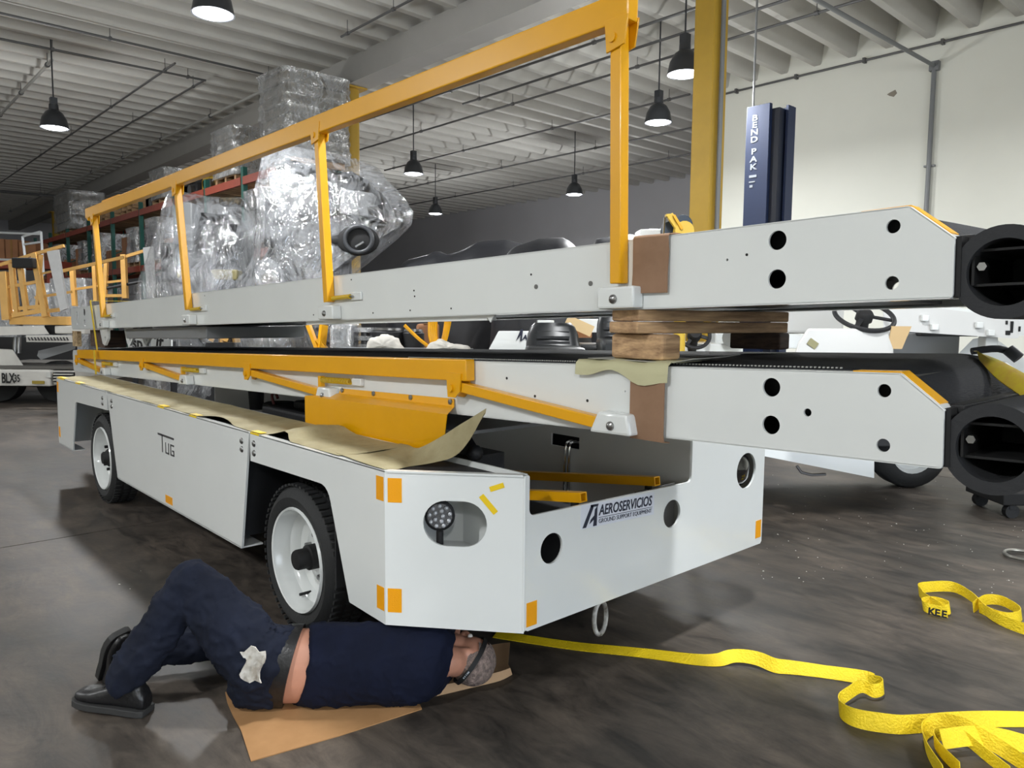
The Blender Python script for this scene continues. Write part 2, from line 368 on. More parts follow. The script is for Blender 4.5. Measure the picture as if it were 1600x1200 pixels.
# ------------------------------------------------------------------ lamps
lamp_shell = mat('lamp_housing', (70, 72, 76), .4, .6)
lamp_glow = emit('lamp_glow', (245, 248, 255), 14)
LL = ['dark dome high bay lamp hanging at the left, above the pallet racks', 'high bay lamp cut off by the top edge of the picture',
      'high bay lamp above the wrapped machine, right of the round column', 'smallest high bay lamp, furthest above the grey back wall at left',
      'dome high bay lamp just left of the square yellow column', 'brightest high bay lamp, close beside the square yellow column at the top',
      'distant high bay lamp left of the yellow handrail post, above the back wall']
def lamp(i, x, y, z, lab):
    t = thing('high_bay_lamp', lab, 'lamp', (x, y, z-.2), group='high bay lamps under the ceiling')
    M().lathe([(.04, .30), (.07, .29), (.075, .2), (.13, .16), (.185, .06), (.215, -.09), (.20, -.09), (.17, .05)], (x, y, z-.1), (0, 0, 1), 28, cap=False).done('reflector', lamp_shell, t)
    M().lathe([(.197, 0), (.16, -.03), (.001, -.04)], (x, y, z-.17), (0, 0, 1), 28).done('diffuser', lamp_glow, t)
    M().cyl((x, y, z+.19), (x, y, ZC+.45), .012, n=8).done('hanging_rod', lamp_shell, t)
    M().box(x-.05, x+.05, y-.05, y+.05, z+.19, z+.3).done('junction_box', lamp_shell, t)
for i, lab in enumerate(LL): lamp(i, *LAMPS[i][:3], lab)

# ------------------------------------------------------------------ pipes under the ceiling
pipe_m = mat('sprinkler_pipe_paint', (92, 92, 92), .5, .3)
pale_pipe = mat('pale_pipe_paint', (170, 170, 166), .5)
def pipe(label, pts, r=.022, mt=None, heads=(), hang=True):
    t = thing('sprinkler_pipe', label, 'pipe', pts[0], group='pipes under the ceiling')
    M().tube(pts, r, 8).done('pipe_run', mt or pipe_m, t)
    a, bb = Vector(pts[0]), Vector(pts[1]); L = (bb-a).length; k = max(2, int(L/3.2))
    if hang:
        for j in range(k+1):
            q = a.lerp(bb, (j+.15)/(k+.3))
            M().cyl(q, (q.x, q.y, ZC+.05), .006, n=6).done('hanger', pipe_m, t)
            M().cyl(q-Vector((.03, 0, 0)), q+Vector((.03, 0, 0)), r*1.6, n=8).done('clamp', pipe_m, t)
    return t
z = 5.85
pipe('long dark sprinkler pipe nearest above the yellow handrail, right of the girder', [(-13.5, 7.5, z), (2, 7.7, z)])
pipe('short dark branch pipe above the middle of the handrail', [(-9.6, 8.05, z-.1), (1.5, 8.05, z-.1)])
pipe('dark sprinkler pipe passing behind the lamp left of the column', [(-16, 9.0, z), (4, 9.0, z)])
pipe('dark sprinkler pipe running to the far lamp above the back wall', [(-17, 11.0, z), (-6.3, 11.0, z)])
pipe('furthest dark sprinkler pipe just in front of the grey back wall', [(-26, 15.5, z), (-6.5, 15.5, z)])
pipe('dark sprinkler pipe third from the grey back wall', [(-22, 13.2, z), (-6.5, 13.2, z)])
pipe('pale straight pipe along the near side of the girder at left', [(-36.5, 4.6, z), (-10.9, 4.95, z)], .028, pale_pipe)
pipe('thin grey pipe below the ribs, second from the girder at left', [(-24, 3.75, z), (-12, 3.87, z)], .018)
pipe('thin grey pipe below the ribs, third from the girder at left', [(-29, 3.05, z), (-11.4, 3.15, z)], .018)
pipe('short pale pipe at the left edge above the dome lamp', [(-18, 1.54, z), (-12.7, 1.56, z)], .028, pale_pipe)
pipe('dark cross pipe along a rib, ending at the pale straight pipe', [(-10.9, -1, z), (-10.9, 5.0, z)], .02)
pipe('dark cross pipe along a rib above the dome lamp', [(-12.2, -1, z), (-12.0, 3.9, z)], .02)
pipe('dark supply pipe at far left over the rack end', [(-28.6, 2, z-.2), (-28.3, 6.6, z-.2)], .045)
pipe('short dark pipe under the ribs at the top centre, ending before the girder', [(-8.3, 4.6, z), (-5.4, 4.6, z)], .018)
pipe('small hooked pipe at the top left, under the ribs', [(-7.2, 1.3, z), (-5.6, 1.3, z)], .018)
# pipe across to the white wall with the drop down it
e = P(1460, 103, 'y', WY-.06); f = P(1450, 325, 'y', WY-.06)
t = thing('wall_drop_pipe', 'grey pipe crossing under the ceiling and dropping down the white wall', 'pipe', (e.x, e.y, 0))
M().tube([(e.x-.15, 7.0, e.z), (e.x, e.y, e.z)], .03, 10).done('cross_run', grey_metal, t)
M().tube([(e.x, e.y, e.z+.04), (e.x, e.y, 0)], .035, 10).done('drop', grey_metal, t)
M().box(e.x-.07, e.x+.07, WY-.09, WY, e.z-.07, e.z+.07).done('elbow_box', grey_metal, t)
for zz in (4.0, 2.6, 1.2): M().box(e.x-.08, e.x+.08, WY-.05, WY, zz-.015, zz+.015).done('clip', grey_metal, t)
t = thing('wall_conduit', 'thin dark conduit along the top of the white wall', 'pipe', (WX, WY-.05, ZC-.1))
M().tube([(WX, WY-.05, ZC-.12), (X1, WY-.05, ZC-.12)], .02, 8).done('pipe_run', pipe_m, t)
for k in range(12): M().box(WX+.5+k*1.2, WX+.54+k*1.2, WY-.09, WY, ZC-.16, ZC-.08).done('clip', pipe_m, t)
# patches of chipped paint on the white wall
q = P(1390, 145, 'y', WY)
tg = M(); pts = [(0, 0), (.09, .03), (.12, -.03), (.07, -.08), (.0, -.05), (-.04, -.02)]
tg.plate(pts, [], (q.x, WY-.001, q.z), (1, 0, 0), (0, 0, 1), (0, -1, 0), .004)
struct(tg.done('trim_3', mat('bare_plaster', (140, 132, 120), .9)))
# ------------------------------------------------------------------ blue two-post lift column
blue = mat('navy_lift_paint', (22, 39, 74), .5, var=.08); 
LY = 7.0
a = P(1167, 168, 'y', LY); b_ = P(1203, 166, 'y', LY); c_ = P(1218, 170, 'y', LY)
t = thing('vehicle_lift_post', 'tall navy blue vehicle lift post with white lettering, before the white wall', 'lift', ((a.x+c_.x)/2, LY+.2, 0))
x0, x1_, x2_, zt = a.x, b_.x, c_.x, a.z
M().box(x0, x1_, LY, LY+.012, .02, zt).done('face_plate', blue, t, bevel=.004)
M().box(x0, x0+.012, LY+.012, LY+.36, .02, zt).done('side_plate', blue, t)
M().box(x1_-.012, x1_, LY+.012, LY+.06, .02, zt).done('lip', blue, t)
M().box(x0+.012, x2_-.01, LY+.35, LY+.362, .02, zt).done('back_plate', blue, t)
M().box(x2_-.012, x2_+.02, LY+.18, LY+.36, .02, zt-.02).done('lip', blue, t)
M().box(x0+.03, x2_-.03, LY+.06, LY+.33, .02, zt-.06).done('carriage', mat('dark_navy', (22, 30, 48), .5), t)
M().box(x0-.08, x2_+.08, LY-.1, LY+.5, 0, .02).done('base_plate', blue, t)
q = P(1183, 0, 'y', LY+.1); M().cyl((q.x, LY+.1, zt), (q.x, LY+.1, ZC+.1), .014, n=8).done('overhead_cable', grey_metal, t)
pale = mat('pale_lettering', (158, 164, 172), .9, spec=.1)
lx = P(1179, 200, 'y', LY-.003).x
for vv, ch in zip((184, 195, 206, 217.5, 0, 236, 248, 260), 'BEND PAK'):
    zz = P(1179, vv, 'y', LY).z
    if ch != ' ': text(ch, .098, (lx, LY-.003, zz-.036), (1, 0, 0), (0, 0, 1), pale, t, align='CENTER', bold=.003, sx=1.4)
zz = P(1179, 277, 'y', LY).z
M().box(lx-.05, lx+.05, LY-.004, LY-.002, zz, zz+.03).done('small_print', pale, t)
M().box(lx-.05, lx+.03, LY-.004, LY-.002, zz-.06, zz-.045).done('small_print', pale, t)
M().box(lx-.04, lx-.0, LY-.004, LY-.002, zz-.12, zz-.09).done('small_print', pale, t)
# ================================================================== BELT LOADER CHASSIS
H, HB, DK = .95, .335, .93
L = thing('belt_loader', 'large white belt loader chassis with open front pit and a sticker on its front plate', 'vehicle', (-2.5, 1.07, 0))
XF, YC, YW = .414, .359, 2.137
XR = -5.551
sp1, sp2 = -3.866, -1.254
ex, ey, ez = (1, 0, 0), (0, 0, 1), (0, 1, 0)
def side_panel(poly, rad):
    o = M().plate(rpoly(poly, rad), [], (0, 0, 0), ex, ey, ez, .012)
    return o
rear_poly = [(XR, H), (sp1-.006, H), (sp1-.006, .808), (-4.86, .784), (-5.014, .40), (-5.02, HB), (XR+.02, HB)]
p_r = side_panel(rear_poly, [0, 0, 0, .06, 0, .01, .01]).done('side_panel', white, L, bevel=.002, smooth=20)
mid_poly = [(sp1+.006, H), (sp2-.006, H), (-1.385, .317), (-3.66, .317)]
p_m = side_panel(mid_poly, [0, 0, .01, .01]).done('side_panel', white, L, bevel=.002, smooth=20)
front_poly = [(sp2+.006, H), (0, H), (0, HB), (-.278, .345), (-.452, .815), (sp2+.006, .805)]
p_f = side_panel(front_poly, [0, 0, 0, .01, .10, 0]).done('side_panel', white, L, bevel=.002, smooth=20)
# top flange and bottom return of every panel
M().box(XR, sp1-.006, 0, .03, H-.004, H+.003).done('top_flange', white, p_r)
M().box(sp1+.006, sp2-.006, 0, .03, H-.004, H+.003).done('top_flange', white, p_m)
M().box(sp2+.006, 0, 0, .03, H-.004, H+.003).done('top_flange', white, p_f)
M().box(-3.65, -1.39, .0, .12, .313, .321).done('bottom_return', white, p_m)
M().box(XR+.02, -5.02, 0, .1, HB-.004, HB+.004).done('bottom_return', white, p_r)
for p_, xz in ((p_r, [(-3.99, .893), (-3.99, .85)]), (p_m, [(-3.74, .893), (-3.74, .85), (-1.351, .895), (-1.351, .851)]), (p_f, [(-1.2, .9), (-1.2, .851)])):
    for x, z in xz:
        M().lathe([(.017, 0), (.016, .004), (.011, .008), (.001, .010)], (x, 0, z), (0, -1, 0), 14).done('bolt', steel, p_)
# TUG logo, cut letters
logo = mat('grey_logo', (60, 60, 62), .4)
lg = M()
def lb(x0, x1, z0, z1): lg.box(-2.69+x0, -2.69+x1, -.0022, 0, .66+z0, .66+z1)
lb(0, .30, .105, .118); lb(.075, .088, 0, .118); lb(.14, .150, 0, .072); lb(.14, .205, 0, .010); lb(.195, .205, 0, .072)
lb(.235, .245, 0, .072); lb(.235, .30, 0, .010); lb(.235, .30, .062, .072); lb(.29, .30, 0, .035); lb(.265, .30, .028, .037)
lg.done('logo_lettering', logo, L)
# corner panel with the lamp slot
cx_, cy_ = XF, YC; cl = math.hypot(cx_, cy_); cex = Vector((cx_/cl, cy_/cl, 0)); cez = Vector((-cy_/cl, cx_/cl, 0))   # cez points inwards
def obround(x0, x1, z0, z1, n=14):
    r = (z1-z0)/2; zc = (z0+z1)/2
    return [(x1-r+r*math.cos(a), zc+r*math.sin(a)) for a in [-PI/2+PI*i/n for i in range(n+1)]] + [(x0+r+r*math.cos(a), zc+r*math.sin(a)) for a in [PI/2+PI*i/n for i in range(n+1)]]
cp = M().plate([(0, HB), (cl, HB-.004), (cl, H), (0, H)], [obround(.152, .402, .663, .842)], (0, 0, 0), cex, (0, 0, 1), cez, .012).done('corner_panel', white, L, smooth=20)
M().bar((0, .01, H), (XF-.01, YC, H), .03, .007).done('top_flange', white, cp)
# front plate with the low sill, three round holes
fp = [(YC, HB+.012), (YC+.02, HB), (YW-.012, HB), (YW, HB+.012), (YW, 1.0), (1.457, 1.0), (1.457, .77), (.382, .79), (.382, H), (YC, H)]
fpl = M().plate(rpoly(fp, [0, 0, 0, 0, .02, .01, .03, .03, .012, 0]), [circ(.507, .638, .062, 28), circ(1.306, .64, .066, 28), circ(1.955, .758, .094, 32)], (XF, 0, 0), (0, 1, 0), (0, 0, 1), (-1, 0, 0), .012).done('front_plate', white, L, smooth=20)
# round bend of the corner and the turned down edges
M().cyl((XF-.006, YC+.002, HB+.004), (XF-.006, YC+.002, H), .007, n=12).done('corner_bend', white, L)
M().box(XF-.04, XF-.012, .376, .384, .79, H).done('edge_flange', white, fpl)
M().box(XF-.03, XF-.012, YC, YW, HB-.002, HB+.004).done('bottom_return', white, fpl)
inner_g = mat('shaded_inner_white', (186, 186, 182), .4)  # shade of the pit put into the wall colour, greyer than the white
# inner walls, decks
M().box(XR+.02, XF-.012, .372, .382, .45, H+.003).done('inner_wall', white, L)
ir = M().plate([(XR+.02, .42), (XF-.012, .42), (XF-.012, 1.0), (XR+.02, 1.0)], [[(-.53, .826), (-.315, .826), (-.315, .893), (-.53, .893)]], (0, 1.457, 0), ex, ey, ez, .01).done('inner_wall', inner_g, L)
dk = M(); dk.plate([(XR+.01, .012), (0, .012), (XF-.014, YC+.004), (XF-.014, .372), (XR+.01, .372)], [], (0, 0, DK-.008), (1, 0, 0), (0, 1, 0), (0, 0, 1), .008)
dk.done('deck_plate', mat('black_grip_deck', (26, 27, 30), .8, bump=.4, bscale=160), L)
M().box(XR+.01, XF-.012, 1.46, YW, .992, 1.0).done('deck_plate', white, L)
M().box(XR, XF-.012, YW-.012, YW, .36, 1.0).done('side_panel', white, L)
M().plate([(.0, HB), (YW, HB), (YW, .95), (1.457, .95), (1.457, .6), (.38, .6), (.38, .95), (0, .95)], [], (XR, 0, 0), (0, 1, 0), (0, 0, 1), (1, 0, 0), .012).done('rear_plate', white, L)
# dark frame underneath
M().box(XR+.1, XF-.05, .39, 1.45, .50, .52).done('pit_floor', darkmetal, L)
for y in (.42, 1.36):
    M().box(XR+.1, XF-.05, y, y+.06, .34, .5).done('frame_rail', darkmetal, L)
M().box(-.43, -.42, .02, .37, .36, .92).done('wheel_well_wall', darkmetal, L)
M().box(-1.45, -1.44, .02, .37, .36, .92).done('wheel_well_wall', darkmetal, L)
M().box(-1.44, -.43, .36, .372, .36, .92).done('wheel_well_wall', BLK, L)
M().box(-4.85, -3.9, .36, .372, .40, .92).done('wheel_well_wall', BLK, L)
for x in (-.88, -4.3):
    M().cyl((x, .2, .36), (x, 1.95, .36), .05, n=14).done('axle', darkmetal, L)
    for k in range(4):
        M().bar((x-.55+.1*k, .34, .47-.018*k), (x+.55-.1*k, .34, .47-.018*k), .06, .014).done('spring_leaf', darkmetal, L)
# pieces of lamp recess behind the slot
def cq(s, z, d): return cex*s + cez*d + Vector((0, 0, z))
rc = M()
rc.obox(cq(.275, .75, .27), (.45, .008, .3), Matrix((cex, cez, Vector((0, 0, 1)))).transposed())
rc.obox(cq(.275, .60, .14), (.45, .27, .008), Matrix((cex, cez, Vector((0, 0, 1)))).transposed())
rc.obox(cq(.275, .90, .14), (.45, .27, .008), Matrix((cex, cez, Vector((0, 0, 1)))).transposed())
rc.obox(cq(.50, .75, .14), (.008, .27, .3), Matrix((cex, cez, Vector((0, 0, 1)))).transposed())
rc.obox(cq(.05, .75, .14), (.008, .27, .3), Matrix((cex, cez, Vector((0, 0, 1)))).transposed())
rc.done('lamp_recess', white, L)
# LED headlight
hc = cq(.205, .765, .06); hd = (-cez + cex*.25).normalized()
hl = M().lathe([(.03, -.06), (.055, -.05), (.06, -.02), (.06, 0), (.052, .004), (.05, -.002)], hc, hd, 26).done('headlight', BLK, L)
lens = mat('headlight_lens', (190, 192, 196), .12, .4)
bx = M(); bx.lathe([(.05, 0), (.001, .001)], hc, hd, 24); bx.done('lens_plate', mat('headlight_reflector', (120, 122, 126), .25, .8), hl)
dd, yy, zz_ = M().frame((0, 0, 0), hd)
spots = [(0.012, 0)] + [(.022*math.cos(a), .022*math.sin(a)) for a in [2*PI*i/5 for i in range(5)]][1:] + [(.041*math.cos(a), .041*math.sin(a)) for a in [2*PI*i/9+.2 for i in range(9)]]
led0 = None
for a, b2 in spots:
    q = hc + yy*a + zz_*b2 + hd*.003
    M().lathe([(.0085, 0), (.008, .004), (.004, .007), (.001, .008)], q, hd, 10).done('led', lens, hl)
M().cyl(hc-Vector((0, 0, .06)), hc-Vector((0, 0, .13)), .014, n=10).done('lamp_bracket', BLK, hl)
# round lamp in the right hole, black glass; black sheet stands in for the dark interior of the left hole, grey cover in the middle
M().lathe([(.001, .03), (.05, .022), (.085, 0), (.088, -.03)], (XF-.03, 1.955, .758), (1, 0, 0), 28, cap=False).done('round_lamp', mat('dark_lamp_glass', (12, 12, 14), .05, coat=1), L)
M().box(XF-.09, XF-.08, 1.86, 2.05, .66, .86).done('lamp_backing', BLK, L)
M().pipe((XF-.012, .507, .638), (XF-.12, .507, .638), .066, .062).done('hole_sleeve', BLK, L)
M().box(XF-.13, XF-.12, .42, .6, .55, .73).done('hole_backing', BLK, L)
M().box(XF-.1, XF-.09, 1.15, 1.45, .53, .75).done('hole_backing', mat('dark_grey_cover', (92, 92, 90), .5), L)
# reflectors
def refl(o, ex_, ey_, w_, h_): 
    ex_ = Vector(ex_); ey_ = Vector(ey_); n_ = ex_.cross(ey_)
    M().plate([(0, 0), (w_, 0), (w_, h_), (0, h_)], [], o, ex_, ey_, n_, .0015).done('reflector', orange, L)
refl((-.06, 0, .83), (1, 0, 0), (0, 0, 1), .052, .095); refl((-.06, 0, .388), (1, 0, 0), (0, 0, 1), .052, .095)
refl((-2.58, 0, .338), (1, 0, 0), (0, 0, 1), .13, .05)
refl((XR+.02, 0, .82), (1, 0, 0), (0, 0, 1), .055, .095); refl((XR+.02, 0, .40), (1, 0, 0), (0, 0, 1), .055, .095)
refl(cq(.012, .828, 0), cex, (0, 0, 1), .056, .096); refl(cq(.010, .388, 0), cex, (0, 0, 1), .056, .096)
refl((XF, .372, .352), (0, 1, 0), (0, 0, 1), .056, .096); refl((XF, 2.07, .372), (0, 1, 0), (0, 0, 1), .055, .096)
# yellow tape strips on the corner panel
def tape(a, b2, w_):
    p0, p1 = cq(*a, -.0015), cq(*b2, -.0015)
    M().bar(p0, p1, .0015, w_, up=tuple(cez.cross((p1-p0).normalized()))).done('tape_strip', tape_m, L)
tape((.379, .868), (.436, .802), .022); tape((.413, .893), (.466, .912), .02)
# company sticker
st = M().plate([(.673, .683), (1.165, .662), (1.165, .766), (.673, .783)], [], (XF, 0, 0), (0, 1, 0), (0, 0, 1), (1, 0, 0), .001).done('company_sticker', mat('pale_sticker', (214, 218, 228), .4), L)
sx_ = Vector((0, 1, -.042)).normalized(); sy_ = Vector((0, 0, 1)) + Vector((0, .042, 0))
so = Vector((XF+.0014, .785, .712))
text('AEROSERVICIOS', .062, so+sy_*.012, sx_, sy_, ink, st, bold=.0012, sx=.80, shear=.12)
text('GROUND SUPPORT EQUIPMENT', .026, so-sy_*.022, sx_, sy_, ink, st, sx=.955)
M().bar(so+sy_*.002, so+sx_*.365+sy_*.002, .0012, .0022, up=sy_).done('rule', ink, st)
em = M(); eo = so-sx_*.1-sy_*.03
em.plate([(0, 0), (.022, 0), (.062, .078), (.062, .092), (.045, .092), (.045, .085)], [], eo, sx_, sy_, Vector((1, 0, 0)), .001)
em.plate([(.045, .092), (.095, .092), (.09, .082), (.045, .082)], [], eo, sx_, sy_, Vector((1, 0, 0)), .001)
em.plate([(.066, .0), (.088, 0), (.088, .085), (.073, .07)], [], eo, sx_, sy_, Vector((1, 0, 0)), .001)
em.plate([(.042, .012), (.072, .03), (.07, .045), (.05, .03)], [], eo, sx_, sy_, Vector((1, 0, 0)), .001)
em.done('emblem', ink, st)
# tow ring under the front plate
tr_ = P(938, 950, 'x', XF-.08)
pts = [Vector((XF-.08, tr_.y+.04*math.cos(a), tr_.z-.045+ .075*math.sin(a))) for a in [2*PI*i/22 for i in range(22)]]
M().tube(pts, .0105, 8, loop=True).done('tow_ring', mat('chipped_white_paint', (220, 220, 216), .4, rgb2=(90, 84, 76), vscale=16), L)
M().box(XF-.12, XF-.04, tr_.y-.06, tr_.y+.06, HB-.01, HB+.05).done('tow_bracket', darkmetal, L)
# lift tubes resting in the pit, pipe and hoses
for a, b2 in (((.366, 1.251, .795), (-.72, 1.251, .652)), ((.356, .754, .795), (-.72, .754, .637))):
    M().hollow(a, b2, .042, .042, .005).done('lift_tube', yellow, L)
    M().cyl((a[0]-.05, a[1], a[2]-.02), (a[0]-.05, a[1], a[2]-.07), .018, n=10).done('rubber_stop', BLK, L)
    M().box(a[0]-.12, a[0]+.02, a[1]-.06, a[1]+.03, a[2]-.09, a[2]-.08).done('stop_tab', white, L)
    M().box(a[0]-.1, a[0]-.01, a[1]-.03, a[1]+.03, .52, a[2]-.09).done('stop_post', darkmetal, L)
for k in (0, .028):
    M().tube(smoothpath([(-.36+k, 1.49, .86), (-.39+k, 1.46, .862), (-.395+k, 1.435, .83), (-.395+k, 1.43, .7), (-.395+k, 1.43, .53)]), .009, 8).done('hydraulic_pipe', chrome, L)
M().box(-.56, -.29, 1.50, 1.51, .80, .92).done('opening_backing', BLK, L)
# engine parts seen under the boom
eb = M(); eb.box(-2.5, -1.55, .62, 1.2, .52, .93); eb.box(-2.2, -1.7, .7, 1.1, .93, .985); eb.cyl((-2.6, .8, .7), (-2.6, .8, .93), .12, n=16); eb.box(-3.1, -2.65, .55, 1.1, .52, .8)
eb.done('engine_block', black, L, bevel=.02)
q = P(400, 598, 'y', .8)
M().lathe([(.001, .05), (.06, .045), (.085, .03), (.085, -.01), (.06, -.03), (.05, -.2)], (q.x, .8, q.z), (0, 0, 1), 20).done('filler_cap', black, L)
for x, y in ((-1.9, .72), (-1.7, .8), (-1.75, 1.0)):
    M().tube(smoothpath([(x, y, .93), (x+.05, y+.02, 1.01), (x+.15, y-.03, 1.0), (x+.22, y-.05, .85)]), .017, 8).done('hose', black, L)
M().tube(smoothpath([P(428, 632, 'y', .7), P(425, 618, 'y', .7), P(430, 614, 'y', .7), P(434, 622, 'y', .7)]), .01, 8).done('red_hose', mat('dull_red', (96, 40, 40), .5), L)
q = P(742, 708, 'y', .62)
M().ico(q, .04, 2, (1, 1, 1)).done('valve_knob', black, L)
M().bar(q+Vector((-.02, .02, 0)), q+Vector((-.25, .1, .1)), .03, .03).done('valve_lever', darkmetal, L)
M().box(q.x-.3, q.x-.02, q.y, q.y+.2, q.z-.15, q.z-.02).done('valve_block', black, L)
# wheels
def wheel(x, yo, s, hubbig, nm='wheel'):
    """x, outer face y, s = +1 when the wheel extends towards +y; zc .36"""
    R, r, W = .366, .257, .2
    c = Vector((x, yo, .363)); ax = Vector((0, s, 0))
    prof = [(r-.012, .035), (r, .012), (r+.02, .002), (r+.05, -.006), (R-.03, .008), (R-.008, .03), (R-.002, .06), (R-.002, W-.06), (R-.008, W-.03), (R-.03, W-.008), (r+.04, W+.004), (r, W-.01), (r-.012, W-.035)]
    t = M(); t.lathe(prof, c, ax, 56, cap=False)
    d, y, z = t.frame((0, 0, 0), ax)
    for i in range(60):
        a = 2*PI*i/60; rad = y*math.cos(a)+z*math.sin(a); tg = d.cross(rad)
        for off in (.036, .10, .164):
            t.obox(c+d*off+rad*(R+.001), (.05 if off != .1 else .04, .021, .011), Matrix((d, tg, rad)).transposed())
    tyre = t.done(nm, tyre_m, L)
    rm = M(); rm.lathe([(r+.002, .008), (r-.004, -.004), (r-.012, .0), (r-.018, .03), (r-.028, .05), (r-.03, .085), (r-.05, .1), (r-.058, .13), (.16, .15), (.15, .14), (.10, .135), (.001, .135)], c, ax, 48, cap=False)
    rm.done('rim', white, tyre)
    h = M()
    if hubbig: h.lathe([(.001, -.005), (.045, 0), (.05, .01), (.05, .06), (.062, .065), (.062, .135)], c, ax, 24)
    else: h.lathe([(.001, .0), (.045, .004), (.055, .03), (.075, .05), (.08, .135)], c, ax, 24)
    h.done('hub', BLK, tyre)
    for i in range(6):
        a = 2*PI*i/6+.3; q = c+(y*math.cos(a)+z*math.sin(a))*(.105 if hubbig else .092)
        M().cyl(q+d*.14, q+d*(.105 if hubbig else .03), .013, n=6).done('lug_nut', steel if hubbig else BLK, tyre)
    if hubbig: M().cyl(c+z*-.2+y*.06+d*.11, c+z*-.2+y*.06+d*.05, .008, n=8).done('valve_stem', BLK, tyre)
wheel(-.88, .055, 1, True); wheel(-4.31, .055, 1, False)
wheel(-.88, YW-.055, -1, True); wheel(-4.31, YW-.055, -1, False)

# ------------------------------------------------------------------ masking paper along the left deck
def masking():
    m_ = M(); rows = []; n_ = 90
    for i in range(n_+1):
        x = lerp(XR+.03, -.37, i/n_); row = []
        near = .012 + .006*math.sin(x*7)
        if -2.0 < x < -1.5: near += .03*math.sin((x+2.0)/.5*PI)
        if -1.15 < x < -.85: near += .06*math.sin((x+1.15)/.3*PI)
        for j in range(9):
            t_ = j/8; y = lerp(near, .366, t_)
            z = H+.006 + .006*noise.noise(Vector((x*4, y*9, 0)))
            z += .05*max(0, 1-abs(x+.98)/.13)*(1-.6*abs(t_-.5)) if abs(x+.98) < .13 else 0
            z += .02*max(0, math.sin((x+2.0)/.5*PI))*(1-t_) if -2.0 < x < -1.5 else 0
            row.append(Vector((x, y, z)))
        rows.append(row)
    # the loose front end folds up and over
    A = [P(585, 724, 'z', H+.01), P(650, 706, 'z', H+.015)]
    f0 = rows[-1]
    end0 = [P(603, 733, 'z', .955), P(640, 727, 'z', .97), P(680, 722, 'y', .26), P(715, 710, 'y', .3)]
    up0 = [P(606, 729, 'z', .958), P(650, 700, 'y', .26), P(700, 672, 'y', .32), P(758, 640, 'y', .36)]
    m_.sheet(rows, .0012)
    fl = []
    near_edge = [Vector((-.43, .03, H+.008)), P(600, 733, 'z', .956), P(640, 729, 'y', .18), P(682, 722, 'y', .25), P(712, 712, 'y', .29), P(735, 686, 'y', .32), P(757, 645, 'y', .35)]
    far_edge = [Vector((-.43, .364, H+.012)), Vector((-.36, .36, H+.014)), P(655, 700, 'y', .33), P(690, 682, 'y', .34), P(715, 666, 'y', .35), P(738, 652, 'y', .355), P(760, 638, 'y', .36)]
    for k in range(6):
        t_ = k/5; row = []
        for a, b2 in zip(near_edge, far_edge):
            p = a.lerp(b2, t_); row.append(p + Vector((0, 0, -.012*math.sin(t_*PI))))
        fl.append(smoothpath(row, 4))
    m_.sheet(fl, .0012)
    o = m_.done('masking_paper', kraft, None, smooth=60)
    return root_to_base(o)
tag(masking(), 'long strip of crumpled kraft masking paper on the left deck, its front end flipped up', 'paper')
for x in (-5.4, -4.95, -4.5, -2.55, -2.0, -1.2, -.2):
    pass
def edge_tape():
    for k, (x, l) in enumerate(((-5.38, .25), (-4.75, .16), (-2.62, .12), (-2.05, .11), (-1.19, .1))):
        o = M().box(x-l/2, x+l/2, .004, .04, H+.0085, H+.0105).box(x-l/2, x+l/2, -.0015, .0, H-.004, H+.006).done('masking_tape_piece', tape_m)
        tag(root_to_base(o), ['yellow tape piece at the rear end of the deck paper', 'yellow tape piece over the rear wheel, on the deck paper edge', 'small yellow tape piece above the logo on the deck edge',
                              'small yellow tape piece right of the logo on the deck edge', 'yellow tape piece at the joint above the front wheel'][k], 'tape', 'tape pieces on the deck paper')
edge_tape()

